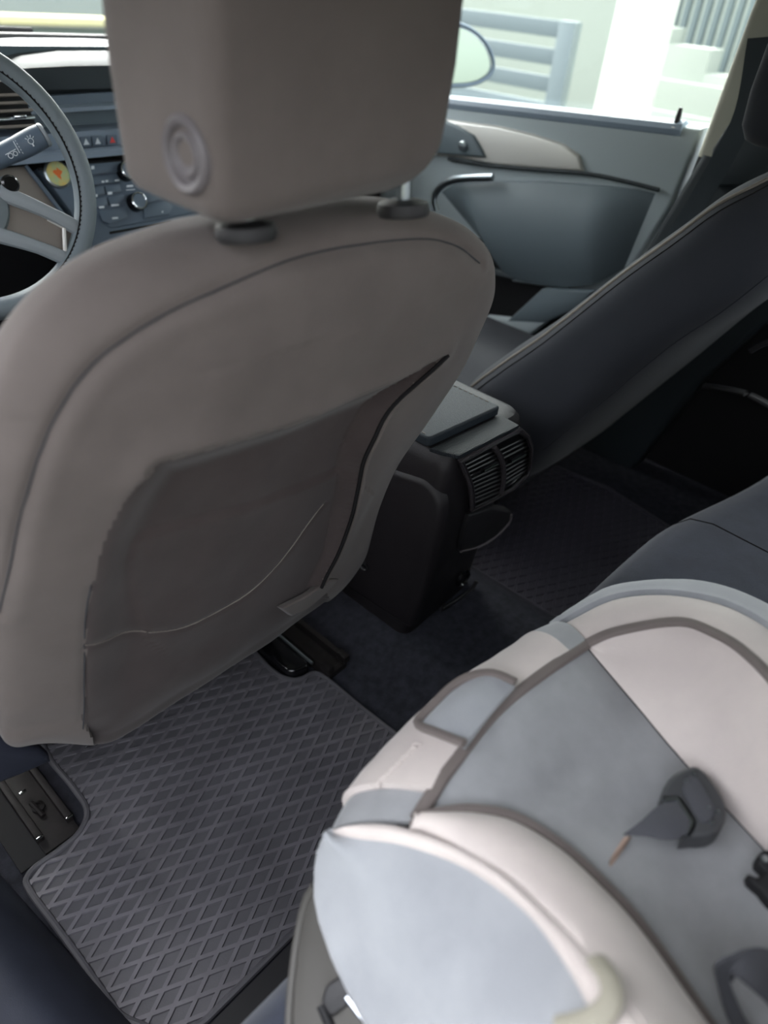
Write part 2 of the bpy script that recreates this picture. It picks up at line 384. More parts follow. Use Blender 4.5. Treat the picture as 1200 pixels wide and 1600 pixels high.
V, Fc = tubeg(pts, .012, 8, up=(0, 0, 1), flat=.7); build('windscreen_seal', V, Fc, M['black_matte'], o)
V, Fc = tubeg([(.25, 2.03, .826), (.6, 2.035, .83), (.95, 2.03, .826)], .006, 6)
o = build('wiper', V, Fc, M['black_matte']); tag(o, 'thin dark wiper lying at the foot of the windscreen', 'wiper')

# ------------------------------------------------------------------ right front door
XD = 1.72
D = thing('car_door', 'grey front passenger door with silver inlay and dark armrest', 'car door', (XD, 1.2, .05))
def dp(l, x=XD): return [px(u, v, x=x) for u, v in l]
belt_r = px(1098, 200, x=XD); belt_f = px(720, 158, x=XD)
def belt_z(y): return belt_r[2]+(belt_f[2]-belt_r[2])*(y-belt_r[1])/(belt_f[1]-belt_r[1])
rear = dp([(1098, 200), (1083, 240), (1050, 320), (1010, 385), (985, 425)])
poly = [np.array([XD, 2.0, belt_z(2.0)])]+rear+[np.array([XD, .80, .1]), np.array([XD, 1.95, .05])]
V, Fc = prism(poly, (-1, 0, 0), .05, bev=.012, seg=3); build('inner_panel', V, Fc, M['door'], D)
V, Fc = prism([p+np.array([.08, 0, 0]) for p in poly], (-1, 0, 0), .025, bev=.0); build('outer_skin', V, Fc, M['body_paint'], D)
# soft top roll under the glass
V, Fc = tubeg([(XD+.012, y, belt_z(y)-.008) for y in np.linspace(.70, 2.0, 12)], .018, 10, up=(0, 0, 1)); build('belt_strip', V, Fc, M['dash'], D)
# silver inlay, handle cup
sil = [(640, 178), (720, 190), (777, 197), (831, 210), (878, 225), (903, 243), (909, 268), (849, 264), (777, 258), (717, 247), (640, 238)]
V, Fc = prism(dp(sil, XD-.012), (-1, 0, 0), .014, bev=.007, seg=3); build('silver_inlay', V, Fc, M['door_trim'], D)
cup = [(680, 182), (715, 198), (738, 212), (752, 236), (756, 246), (700, 242), (650, 236)]
V, Fc = prism(dp(cup, XD-.022), (-1, 0, 0), .012, bev=.006, seg=3); hc = build('handle_cup', V, Fc, M['door_low'], D)
V, Fc = lathe([(0, .006), (.010, .005), (.013, 0), (.013, -.01)], px(722, 228, x=XD-.026), (-1, 0, 0), 16); build('cup_highlight', V, Fc, M['chrome_soft'], hc)  # bright metal spot painted in as the highlight in the cup
# armrest: a bulging dark panel with its chrome grab
top = [(690, 300), (716, 284), (760, 283), (850, 283), (940, 289), (1000, 296), (1024, 302)]
bot = [(770, 395), (790, 415), (800, 428), (830, 438), (890, 446), (940, 440), (975, 420)]
rows = []
T = resample(dp(top), 18); B = resample(dp(bot), 18)
for j in range(13):
    s = j/12; off = .012+.045*math.sin(math.pi*min(1, s*.9+.02))**.7
    rows.append([np.array([XD-off*(min(1, 6*k/17) if k < 9 else min(1, 6*(17-k)/17)), (T[k]*(1-s)+B[k]*s)[1], (T[k]*(1-s)+B[k]*s)[2]]) for k in range(18)])
rows = [[p+np.array([.03, 0, 0]) for p in rows[0]]]+rows+[[p+np.array([.05, 0, 0]) for p in rows[-1]]]
V, Fc = gridf(rows); build('armrest', V, Fc, M['door_low'], D)
V, Fc = tubeg(cr([px(u, v, x=XD-.01) for u, v in [(700, 248), (760, 258), (850, 266), (920, 272), (975, 283), (1030, 297)]], 5), .0045, 8, up=(1, 0, 0), flat=.8); build('armrest_shadow_line', V, Fc, M['trim_dark'], D)  # dark strip drawn in place of the shadow line above the armrest
V, Fc = tubeg(cr([px(u, v, x=XD-.045) for u, v in [(682, 330), (679, 308), (690, 291), (710, 281), (740, 278), (770, 277)]], 6), .010, 10, up=(1, 0, 0), flat=.7); build('grab_handle', V, Fc, M['chrome_soft'], D)
for (l) in ([(742, 381), (784, 386), (786, 394), (742, 391)], [(756, 418), (798, 428), (802, 437), (758, 427)]):
    V, Fc = prism(dp(l, XD-.03), (-1, 0, 0), .02, bev=.004); build('switch_ledge', V, Fc, M['dash_top'], D)
V, Fc = prism(dp([(730, 372), (785, 375), (800, 440), (880, 452), (920, 460), (870, 520), (700, 560), (700, 400)], XD-.004), (-1, 0, 0), .01); build('pocket_recess', V, Fc, M['black_matte'], D)
V, Fc = prism(dp([(845, 452), (925, 456), (905, 480), (850, 505), (790, 503), (815, 480)], XD-.05), (-1, 0, 0), .03, bev=.008); build('door_bin', V, Fc, M['door_low'], D)
V, Fc = prism(dp([(756, 495), (800, 500), (850, 505), (820, 530), (756, 512)], XD-.05), (-1, 0, 0), .03, bev=.008); build('bin_edge', V, Fc, M['door'], D)
V, Fc = lathe([(0, .035), (.004, .034), (.006, .02), (.007, 0), (.012, -.004)], px(1056, 196, x=XD+.005), (0, 0, 1), 14); build('lock_pin', V, Fc, M['black'], D)
# glass
gl = [np.array([XD+.03, 2.0, belt_z(2.0)-.01]), np.array([XD+.03, .58, belt_z(.58)-.01]), np.array([XD-.1, .50, 1.19]), np.array([XD-.1, 1.2, 1.17]), np.array([XD-.02, 1.75, .93])]
V, Fc = prism(gl, (-1, 0, 0), .004); wg = build('window_2', V, Fc, M['glass']); tag(wg, kind='structure', label='side window of the front passenger door')
# door rear edge, seal
V, Fc = tubeg(cr([p+np.array([.005, -.022, 0]) for p in rear], 5), .011, 8); build('door_seal', V, Fc, M['black_matte'], D)
# rear right door, mostly hidden
V, Fc = boxg((XD+.08, -.10, .37), (.06, 1.40, .84), bev=.02); o = build('wall_side', V, Fc, M['black_matte']); tag(o, kind='structure', label='dark inner face of the right rear door')
V, Fc = prism([(XD+.05, .50, .79), (XD+.05, -.66, .84), (XD-.04, -.62, 1.15), (XD-.07, .46, 1.19)], (-1, 0, 0), .004); o = build('window_3', V, Fc, M['glass']); tag(o, kind='structure')
V, Fc = prism([(XD+.05, -.64, .80), (XD+.05, -1.2, .84), (XD-.1, -1.0, 1.18), (XD-.07, -.55, 1.19)], (-1, 0, 0), .06); o = build('trim_4', V, Fc, M['pillar']); tag(o, kind='structure')
# body behind the bench and the left flank in front of the open rear door
V, Fc = boxg((.86, -1.0, .40), (1.9, .55, .96), bev=.02); o = build('wall_back', V, Fc, M['black_matte']); tag(o, kind='structure')
V, Fc = boxg((-.07, 1.36, .34), (.06, 1.36, .88), bev=.02); o = build('wall_left', V, Fc, M['door_low']); tag(o, kind='structure')
V, Fc = loft([roundpoly([(x-.10, y-.14, z), (x-.03, y-.14, z), (x-.03, y, z), (x-.10, y, z)], .015, 3) for x, y, z in [(0, .70, -.1), (0, .68, .75), (.02, .64, 1.0), (.06, .60, 1.2)]]); o = build('trim_5', V, Fc, M['pillar']); tag(o, kind='structure')
V, Fc = loft([roundpoly([(x-.14, y-.5, z), (x-.03, y-.5, z), (x-.03, y, z), (x-.14, y, z)], .015, 3) for x, y, z in [(0, -.45, -.1), (0, -.50, .75), (.02, -.55, 1.0), (.06, -.62, 1.2)]]); o = build('trim_6', V, Fc, M['pillar']); tag(o, kind='structure')
# the open left rear door, swung out from its hinge beside the camera
DM = rotm('Z', 25); hg = np.array([-.13, .80, 0])
def dr(VF): return [hg+np.array(DM @ Vector(tuple(v-hg))) for v in VF[0]], VF[1]
V, Fc = dr(boxg((-.60, .80, .30), (.92, .10, .90), bev=.03)); o = build('door_1', V, Fc, M['body_paint']); tag(o, kind='structure', label='open left rear door')
V, Fc = dr(boxg((-.60, .742, .30), (.88, .03, .84), bev=.012)); build('door_lining', V, Fc, M['door_low'], o)
V, Fc = dr(tubeg([(-.18, .79, .75), (-.17, .78, 1.14), (-.6, .78, 1.16), (-1.02, .79, .76)], .02, 8)); build('window_frame', V, Fc, M['black_matte'], o)
V, Fc = boxg((-2.6, 0, .75), (.2, 12, 2.2)); o = build('wall_light_block', V, Fc, M['ground']); tag(o, kind='structure', label='unseen grey wall added to block low light on the open-door side')  # out of view, added to keep low light off the seat back
# B pillar
t = thing('door_pillar', 'beige door pillar with dark lower trim behind the passenger seat', 'pillar', (1.74, .55, 0))
zb = .745
pts = [(1.70, .645, zb), (1.66, .615, 1.0), (1.60, .57, 1.2)]
rows = []
for (x, y, z) in pts: rows.append(roundpoly([(x, y, z), (x, y-.15, z), (x+.06, y-.15, z), (x+.06, y, z)], .015, 3))
V, Fc = loft(rows); build('upper_trim', V, Fc, M['pillar'], t)
rows = []
for (x, y, w_, z) in [(1.68, .80, .25, .0), (1.68, .76, .3, .3), (1.685, .715, .36, .52), (1.69, .672, .32, .68), (1.692, .652, .3, .75)]:
    rows.append(roundpoly([(x, y-.02, z), (x, y-w_, z), (x+.08, y-w_, z), (x+.08, y-.02, z)], .015, 3))
V, Fc = loft(rows); build('lower_trim', V, Fc, M['trim_dark'], t)
V, Fc = prism([px(u, v, x=1.655) for u, v in [(1113, 232), (1150, 174), (1215, 150), (1260, 290), (1100, 290)]], (-1, 0, 0), .03, bev=.006); build('belt_cover', V, Fc, M['trim_dark'], t)
# mirror outside
mc = px(716, 86, x=2.14); 
t = thing('wing_mirror', 'dark oval door mirror outside the passenger window', 'mirror', tuple(px(720, 130, x=2.14)))
nrm = np.array([-.35, -1., .12]); nrm /= np.linalg.norm(nrm)
ol = cr([pp(u, v, mc, nrm) for u, v in [(640, 60), (680, 38), (716, 38), (742, 50), (762, 72), (771, 98), (766, 117), (745, 130), (716, 134), (680, 132), (645, 120), (628, 90)]], 4, closed=True)
V, Fc = prism(ol, nrm, .07, bev=.02, seg=4); build('housing', V, Fc, M['stack'], t)
ctr = sum(ol)/len(ol); il = [ctr+(p-ctr)*.90+nrm*.001 for p in ol]
V, Fc = prism(il, nrm, .002); build('mirror_glass', V, Fc, M['mirror'], t)
V, Fc = tubeg(ol, .006, 8, closed=True, up=nrm); build('rim', V, Fc, M['stack'], t)
V, Fc = boxg(((1.828+ctr[0])/2, ctr[1]+.045, ctr[2]-.09), (ctr[0]-1.828, .05, .05), bev=.015); build('mirror_arm', V, Fc, M['stack'], t)
# front right windscreen pillar
V, Fc = tubeg([(1.70, 2.02, .80), (1.66, 1.7, .98), (1.60, 1.35, 1.14), (1.55, 1.0, 1.21)], .035, 8, up=(1, 0, 0), flat=.6); o = build('trim_2', V, Fc, M['pillar']); tag(o, kind='structure')
V, Fc = tubeg([(.0, 2.02, .80), (.02, 1.7, .98), (.05, 1.35, 1.12), (.07, 1.0, 1.19)], .035, 8, up=(1, 0, 0), flat=.6); o = build('trim_3', V, Fc, M['pillar']); tag(o, kind='structure')

# ------------------------------------------------------------------ dashboard
T0 = thing('dashboard', 'grey dashboard with screen hood and centre stack past the steering wheel', 'dashboard', (.86, 1.6, .2))
def zz(v, y, u=150): return px(u, v, y=y)[2]
def prof_x(name, prof, x0, x1, m, n=2, bow=0, parent=T0, label=None):
    rows = []
    for i in range(n):
        x = x0+(x1-x0)*i/(n-1); k = bow*(((x-(x0+x1)/2)/((x1-x0)/2))**2)
        rows.append([(x, y+k*.6, z-k) for y, z in prof])
    V, Fc = loft(rows); return build(name, V, Fc, m, parent, label=label)
XL, XR = .60, 1.68
zc = .85
# top with the bulge over the screen
rows = []
for i in range(25):
    x = -.02+1.72*i/24; hump = math.exp(-((x-.86)/.27)**4); h2 = .035*hump
    rows.append([(x, y, z) for y, z in [(1.62-.10*hump, .775+.0*hump), (1.60-.10*hump, .785+h2*.9), (1.62-.10*hump, .792+h2), (1.65-.08*hump, .802+h2), (1.72, .808+h2*.9), (1.85, .812+h2*.3), (1.95, .814), (1.96, .79), (1.75, .74), (1.65, .72)]])
V, Fc = loft(rows); build('top_pad', V, Fc, M['dash_top'], T0)
# screen recess
y1 = 1.53
z_a, z_b = zz(105, y1), zz(143, y1)
V, Fc = boxg((.86, 1.585, (z_a+z_b)/2), (.42, .02, .11), rot=rotm('X', 12)); build('display', V, Fc, M['screen'], T0)
ya = 1.50
prof_x('band', [(1.53, zz(143, 1.53)), (1.50, zz(145, 1.50)), (1.495, zz(160, 1.495)), (1.62, zz(160, 1.495))], .56, 1.2, M['stack'], 9, .012)
prof_x('upper_ledge', [(1.60, zz(157, 1.52)), (1.50, zz(160, 1.50)), (1.475, zz(166, 1.475)), (1.475, zz(172, 1.475)), (1.6, zz(172, 1.475)-.005)], .50, 1.25, M['dash'], 9, .006)
prof_x('slot_back', [(1.54, zz(150, 1.52)), (1.54, zz(205, 1.52)), (1.6, zz(205, 1.52)), (1.6, zz(150, 1.52))], .50, 1.25, M['screen'])
prof_x('switch_ledge', [(1.56, zz(198, 1.52)), (1.49, zz(199, 1.49)), (1.47, zz(204, 1.47)), (1.47, zz(211, 1.47)), (1.48, zz(229, 1.48)), (1.465, zz(231, 1.465)), (1.455, zz(236, 1.455)), (1.455, zz(246, 1.455)), (1.6, zz(246, 1.455))], .50, 1.25, M['dash'], 5)
# lower dash body and the slanted centre face
prof_x('lower_body', [(1.62, .76), (1.53, .60), (1.56, .30), (1.75, .05), (1.85, .05), (1.85, .76)], -.02, 1.70, M['black_matte'])
pS = np.array([.84, 1.47, .64]); nS = np.array([0, -math.cos(math.radians(24)), math.sin(math.radians(24))])
def sp_(l, off=0): return [pp(u, v, pS+nS*off, nS) for u, v in l]
face = [(60, 262), (195, 250), (330, 246), (420, 420), (330, 470), (160, 470), (110, 330)]
V, Fc = prism(sp_(face), nS, .12, bev=.006); build('centre_face', V, Fc, M['stack'], T0)
# radio panel in rows of buttons
R_ = thing_r = build('radio_panel', *prism(roundpoly(sp_([(136, 253), (300, 250), (320, 330), (268, 341), (172, 357), (158, 345)], .003), [.004, .004, .01, .012, .012, .006], 5), nS, .01, bev=.004), M['stack'], T0)
def key(l, off=.0085, m=M['stack'], name='radio_button', bev=.0012): V, Fc = prism(sp_(l, off), nS, .006, bev=bev); return build(name, V, Fc, m, R_)
keys = [[(138, 256), (190, 252), (189, 268), (140, 274)], [(139, 278), (183, 272), (186, 284), (143, 290)],
        [(143, 294), (162, 291), (164, 303), (146, 306)], [(164, 291), (187, 287), (190, 299), (167, 303)],
        [(147, 311), (166, 308), (169, 320), (151, 325)], [(169, 308), (194, 304), (196, 316), (172, 320)],
        [(155, 331), (197, 322), (200, 340), (171, 350), (160, 345)], [(224, 322), (262, 314), (270, 322), (265, 335), (226, 341)],
        [(224, 300), (250, 300), (256, 311), (226, 319)]]
for k in keys: key(k)
def mark(l, off=.0092, m=M['mark'], par=R_, name='print_mark'):
    V, Fc = prism(sp_(l, off), nS, .0006); return build(name, V, Fc, m, par, smooth=False)
for (u, v, w_, h_) in [(145, 262, 5, 5), (143, 286, 4, 3), (161, 284, 4, 3), (167, 283, 4, 3), (183, 282, 7, 2.5), (149, 306, 7, 4), (172, 302, 7, 4), (159, 324, 8, 3), (180, 321, 12, 3), (180, 341, 9, 3), (203, 291, 10, 3), (254, 331, 2, 3), (204, 297, 14, 1)]:
    mark([(u-w_/2, v-h_/2), (u+w_/2, v-h_/2-w_*.08), (u+w_/2, v+h_/2-w_*.08), (u-w_/2, v+h_/2)])
for (u, v, r_) in [(213, 316, .0165), (197, 268, .0165)]:
    c = pp(u, v, pS+nS*.010, nS)
    V, Fc = lathe([(r_*1.12, -.012), (r_*1.1, .004), (r_*1.0, .012), (r_*.8, .014)], c, nS, 28); kb = build('dial', V, Fc, M['black_gloss'], R_)
    V, Fc = tubeg([c+nS*.0146+np.array([math.cos(a), 0, 0])*r_*.93+np.cross(nS, [1, 0, 0])*math.sin(a)*r_*.93 for a in np.linspace(0, 2*math.pi, 28, endpoint=False)], .0019, 6, closed=True); build('chrome_ring', V, Fc, M['chrome'], kb)
    V, Fc = lathe([(r_*.88, .0), (r_*.86, .0155), (0, .0155)], c, nS, 24); build('dial_face', V, Fc, M['stack'], kb)
V, Fc = prism(sp_([(171, 362), (268, 345), (268, 348), (172, 366)], .001), nS, .004); build('vent_slot', V, Fc, M['black_gloss'], T0)
V, Fc = prism(roundpoly(sp_([(148, 384), (178, 375), (184, 392), (160, 410), (148, 404)], .002), .004), nS, .004, bev=.001); build('heater_button', V, Fc, M['black'], T0)
mark([(163, 389), (168, 388), (168, 392), (163, 393)], .003, par=T0)
V, Fc = prism(sp_([(182, 376), (205, 369), (300, 352), (300, 380), (190, 392)], .002), nS, .004, bev=.001); build('climate_panel', V, Fc, M['black_gloss'], T0)
V, Fc = prism(sp_([(243, 366), (256, 363), (257, 368), (244, 371)], .004), nS, .003); build('climate_display', V, Fc, M['chrome_soft'], T0)
V, Fc = tubeg([pp(u, v, pS+nS*.002, nS) for u, v in [(60, 264), (110, 256), (200, 251), (330, 246)]], .003, 6); build('groove', V, Fc, M['black_matte'], T0)
# switches in the ledge
for u, v, m in [(133, 221, 'mark'), (151, 220, 'mark'), (174, 218, 'amber')]:
    c = px(u, v, y=1.472); V, Fc = boxg(c, (.022, .008, .018), bev=.002); sw = build('ledge_switch', V, Fc, M['stack'], T0)
    V, Fc = prism([c+np.array([0, -.0046, .006]), c+np.array([-.006, -.0046, -.005]), c+np.array([.006, -.0046, -.005])], (0, -1, 0), .0008); build('switch_symbol', V, Fc, M[m], sw, smooth=False)
# column shroud side: lighter panel with diagonal trim strip
pP = np.array([.60, 1.455, .66])
V, Fc = prism(sp_([(-120, 275), (42, 258), (104, 343), (108, 358), (-120, 350)], .004), nS, .05, bev=.004); build('side_panel', V, Fc, M['dash_panel'], T0)
V, Fc = tubeg([pp(u, v, pS+nS*.008, nS) for u, v in [(40, 259), (72, 300), (106, 345)]], .004, 6); build('trim_line', V, Fc, M['stack'], T0)
# left air vent with slats
V, Fc = prism([px(u, v, y=1.47) for u, v in [(-60, 118), (30, 130), (62, 205), (-60, 200)]], (0, -1, 0), .02, bev=.004); vb = build('air_vent', V, Fc, M['black_matte'], T0)
for k, v in enumerate([148, 160, 172, 184, 196]):
    a = px(-60, v+1, y=1.462); b = px(44+3*k, v, y=1.462); c = (a+b)/2; c[2] = b[2]
    V, Fc = boxg(c, (b[0]-a[0], .012, .0045), rot=rotm('X', -18), bev=.001); build('vent_slat', V, Fc, M['chrome_soft'] if k == 3 else M['dash_panel'], vb)
V, Fc = boxg(px(30, 182, y=1.452), (.022, .012, .006), bev=.002); build('vent_tab', V, Fc, M['chrome'], vb)
# round sticker
c = pp(90, 272, pS+nS*.004, nS); 
t = thing('round_badge', 'round gold and green badge on the dash beside the steering wheel', 'badge', tuple(c))
V, Fc = lathe([(.026, -.004), (.026, .002), (.0225, .004), (.022, .002)], c, nS, 28); build('ring', V, Fc, M['chrome_soft'], t)
V, Fc = lathe([(.022, 0), (.022, .003), (0, .003)], c, nS, 28); build('disc', V, Fc, M['yellow'], t)
V, Fc = prism([c+nS*.0036+np.array([math.cos(a)*.007*(1+.5*math.sin(3*a)), 0, 0])+np.cross(nS, [1, 0, 0])*math.sin(a)*.009*(1+.3*math.cos(5*a)) for a in np.linspace(0, 2*math.pi, 14, endpoint=False)], nS, .0006); build('emblem', V, Fc, M['orange'], t, smooth=False)

# ------------------------------------------------------------------ steering wheel
wc = np.array([.41, 1.19, .715]); ti = math.radians(20); wn = np.array([0, -math.cos(ti), math.sin(ti)])
wx = np.array([1., 0, 0]); wy = np.cross(wn, wx)
S_ = thing('steering_wheel', 'grey leather-rimmed steering wheel with stitched inner edge', 'steering wheel', tuple(wc))
def wp(a, r, h=0): return wc+(wx*math.cos(a)+wy*math.sin(a))*r+wn*h
RW = .182
V, Fc = tubeg([wp(a, RW+.002*math.cos(2*a)) for a in np.linspace(0, 2*math.pi, 72, endpoint=False)], .0165, 14, closed=True, up=wn, flat=1.05); build('rim', V, Fc, M['wheel'], S_)
st = MB()
for k in range(150):
    a = 2*math.pi*k/150; st.add(*tubeg([wp(a-.014, RW-.0125, .0118), wp(a+.012, RW-.0105, .0132)], .0011, 5))
o = st.build('stitching', M['thread'], S_); o['kind'] = 'stuff'
V, Fc = tubeg([wp(a, RW-.0117, .0116) for a in np.linspace(0, 2*math.pi, 90, endpoint=False)], .0012, 5, closed=True); build('rim_seam', V, Fc, M['thread'], S_)
V, Fc = lathe([(.066, -.03), (.064, .0), (.055, .014), (.03, .022), (0, .024)], wc-wn*.01-wy*.03, wn, 36); build('hub', V, Fc, M['wheel'], S_)
for sgn in (1, -1):
    for (a0, a1, wd) in [((.050, -.020), (.166, -.098), .0105), ((.020, -.074), (.135, -.140), .0100)]:
        P0 = wc+wx*a0[0]*sgn+wy*a0[1]; P1 = wc+wx*a1[0]*sgn+wy*a1[1]
        V, Fc = tubeg(cr([P0, (P0+P1)/2+wn*.004+wy*.003, P1], 5), [wd*(1+.25*abs(k/10-.5)*2) for k in range(11)], 10, up=wn, flat=.7); build('spoke', V, Fc, M['wheel_plastic'], S_)
    pl = [wc+wx*a*sgn+wy*b-wn*.004 for a, b in [(.045, -.025), (.150, -.092), (.128, -.132), (.025, -.073)]]
    V, Fc = prism(pl, wn, .01, bev=.002); build('spoke_panel', V, Fc, M['dash_panel'], S_)
    V, Fc = tubeg([wc+wx*a*sgn+wy*b+wn*.002 for a, b in [(.108, -.066), (.128, -.082), (.118, -.116)]], .0035, 8); build('spoke_accent', V, Fc, M['door_trim'], S_)
    V, Fc = lathe([(.013, -.01), (.013, .006), (.010, .009), (0, .009)], wc+wx*.068*sgn+wy*-.012, wn, 20); build('thumb_wheel', V, Fc, M['black_gloss'], S_)
V, Fc = loft([[wc-wn*h+(wx*math.cos(a)*.06+wy*math.sin(a)*.05)*s for a in np.linspace(0, 2*math.pi, 20, endpoint=False)] for h, s in [(.02, .8), (.12, .9), (.24, 1.0)]]); build('column_shroud', V, Fc, M['black_matte'], S_)
# stalk
A = px(-40, 262, y=1.262); B = px(28, 232, y=1.25); E_ = px(66, 212, y=1.24)
t = thing('wiper_stalk', 'dark grey column stalk with white symbols behind the wheel rim', 'stalk', tuple(A))
V, Fc = tubeg(resample([A, B, E_], 12), [.0165]*6+[.017, .0175, .018, .0182, .0182, .017], 18); build('lever', V, Fc, M['stack'], t)
ax = (E_-A)/np.linalg.norm(E_-A); vw = CAM-B; vw = vw-ax*vw.dot(ax); vw /= np.linalg.norm(vw); vt = np.cross(vw, ax)
if vt[2] < 0: vt = -vt
V, Fc = lathe([(.0175, 0), (.0178, .004), (.016, .006), (0, .0065)], E_, ax, 18); build('end_cap', V, Fc, M['wheel_plastic'], t)
def sm(p, s0): # ring symbol lying on the lever
    return tubeg([p+ax*math.cos(a)*s0+vt*math.sin(a)*s0 for a in np.linspace(0, 2*math.pi, 12, endpoint=False)], .0006, 5, closed=True)
sy = MB(); q = E_-ax*.022+vw*.0185; sy.add(*sm(q, .004))
for k in range(4): a = .5+k*.6; sy.add(*tubeg([q+(ax*math.cos(a)+vt*math.sin(a))*.0055, q+(ax*math.cos(a)+vt*math.sin(a))*.0085], .0006, 5))
sy.add(*tubeg([q-vt*.004, q-vt*.008], .0012, 5)); sy.build('lamp_symbol', M['mark'], t)
sy = MB(); q = E_-ax*.060+vw*.0178
sy.add(*sm(q-vt*.006, .0035)); sy.add(*sm(q-vt*.006+ax*.008, .003)); sy.add(*tubeg([q-vt*.002-ax*.006, q-vt*.001+ax*.012], .0006, 5)); sy.build('wiper_symbol', M['mark'], t)
sy = MB(); q = E_-ax*.042+vw*.0185
for k in range(5): sy.add(*tubeg([q+vt*(.010-.0045*k), q+vt*(.0075-.0045*k)], .0005, 5))
sy.add(*tubeg([q+vt*.010-ax*.003, q-vt*.008-ax*.004], .0006, 5)); sy.build('ring_line', M['mark'], t)
# ------------------------------------------------------------------ driver's seat
SR = [ # z, left x, right x, y of the widest line, depth of the rear bulge
 (.175, .150, .585, .625, .012), (.195, .118, .640, .607, .028), (.25, .104, .662, .585, .036), (.32, .102, .660, .572, .040), (.42, .104, .655, .550, .044),
 (.50, .110, .672, .528, .048), (.57, .115, .700, .506, .050), (.64, .120, .716, .486, .050), (.70, .125, .716, .470, .050), (.74, .135, .700, .462, .048),
 (.77, .148, .676, .458, .045), (.80, .170, .630, .456, .041), (.82, .197, .580, .458, .036), (.835, .235, .530, .462, .028), (.843, .290, .465, .468, .014)]
_sr = np.array(cr([np.array(r) for r in SR], 10)); 
def srow(z): return [np.interp(z, _sr[:, 0], _sr[:, k]) for k in range(1, 5)]
PE = 2.5
def sy_(x, z):
    xl, xr, ye, d = srow(z); c = (xl+xr)/2; h = (xr-xl)/2; t = min(1, abs(x-c)/h)
    return ye-d*(1-t**PE)**(1/PE)
def seatpt(u, v, off=0):
    y = .5
    for k in range(40):
        p = px(u, v, y=y); q = sy_(p[0], min(.843, max(.175, p[2]))); y += .6*(q-y)
    p = px(u, v, y=y-off); return p
def seatline(l, n=6, off=.0): return [seatpt(u, v, off) for u, v in cr([np.array(a, float) for a in l], n)]
crest = seatline([(222, 742), (250, 716), (400, 676), (500, 640), (620, 590), (694, 550)])
slit = seatline([(694, 552), (650, 600), (600, 650), (572, 700), (556, 750), (538, 810), (520, 865), (498, 915)])
leftb = seatline([(222, 742), (185, 800), (152, 880), (138, 950), (133, 1010), (131, 1140)])
hem = seatline([(135, 1010), (220, 1002), (300, 988), (400, 935), (470, 860), (522, 798)])
inner = seatline([(232, 1000), (212, 930), (213, 885), (240, 852), (330, 826), (430, 795), (545, 745)])
topseam = seatline([(0, 960), (20, 870), (60, 720), (130, 590), (230, 510), (330, 460), (480, 400), (640, 375), (710, 383), (752, 412)])
def dpl(X, Z, line):
    P = np.array([[p[0], p[2]] for p in line]); best = np.full(X.shape, 9.)
    for a, b in zip(P[:-1], P[1:]):
        d = b-a; L2 = d.dot(d)+1e-12; t = np.clip(((X-a[0])*d[0]+(Z-a[1])*d[1])/L2, 0, 1)
        best = np.minimum(best, np.hypot(X-a[0]-t*d[0], Z-a[1]-t*d[1]))
    return best
def inside(X, Z, poly):
    P = [(p[0], p[2]) for p in poly]; r = np.zeros(X.shape, bool)
    for (x1, z1), (x2, z2) in zip(P, P[1:]+P[:1]):
        c = ((z1 > Z) != (z2 > Z)) & (X < (x2-x1)*(Z-z1)/((z2-z1) if abs(z2-z1) > 1e-9 else 1e-9)+x1); r ^= c
    return r
nz = 190; nr = 210; nf = 36
zs = list(np.linspace(.175, .20, 8)[:-1])+list(np.linspace(.20, .79, nz))+list(np.linspace(.79, .843, 24)[1:])
rows = []
for z in zs:
    xl, xr, ye, d = srow(z); c = (xl+xr)/2; h = (xr-xl)/2; r = []
    for k in range(nr):
        a = math.pi*k/(nr-1); cx = -math.cos(a); t = math.copysign(abs(cx)**(2/PE) if abs(cx) > .0 else 0, cx)
        # even spacing in the middle
        t = .55*t+.45*(-1+2*k/(nr-1)) if False else t
        r.append(np.array([c+h*t, ye-d*max(0, 1-abs(t)**PE)**(1/PE), z]))
    fd = .095 if z < .78 else .095*math.sqrt(max(.02, (.848-z)/.068))
    for k in range(1, nf):
        a = math.pi*k/nf; cx = math.cos(a); t = math.copysign(abs(cx)**(2/PE), cx)
        r.append(np.array([c+h*t, ye+fd*max(0, 1-abs(t)**PE)**(1/PE)*(1-.35*math.cos(math.pi*t/2)), z]))
    rows.append(r)
A = np.array(rows); X = A[:, :nr, 0]; Z = A[:, :nr, 2]
poly = crest+slit[1:]+[np.array([.60, 0, .18]), np.array([.2, 0, .17])]+leftb[::-1]
ins = inside(X, Z, poly)
sm_ = lambda t: (lambda q: q*q*(3-2*q))(np.clip(t, 0, 1))
dc, dsl, dl = dpl(X, Z, crest), dpl(X, Z, slit), dpl(X, Z, leftb)
depth = .010+.016*sm_((Z-.25)/.35)
rel = np.where(ins, depth*np.minimum(np.minimum(sm_(dc/.045), sm_(dsl/.012)), sm_(dl/.06)), 0)
rel -= np.where(~ins, .006*np.exp(-(dc/.02)**2)+.004*np.exp(-(dsl/.012)**2)*(Z < .62), 0)
rel += .0025*np.exp(-(dpl(X, Z, topseam)/.0045)**2)
rel -= .0028*np.exp(-((dpl(X, Z, topseam)-.012)/.009)**2)*.5
rel += .0022*np.exp(-(dpl(X, Z, hem)/.004)**2)+.0015*np.exp(-(dpl(X, Z, leftb[len(leftb)//2:])/.004)**2)
ri = inside(X, Z, inner+[np.array([.62, 0, .42]), np.array([.60, 0, .30]), np.array([.30, 0, .30])])
rel -= np.where(ri, .005*sm_(dpl(X, Z, inner)/.012)*sm_((Z-.31)/.12)*sm_((.60-X)/.04), 0)
rel *= sm_((Z-.178)/.05)
rel += .0016*np.sin(X*43+Z*19)*np.sin(Z*37-X*11)*(Z < .75)
A[:, :nr, 1] += rel
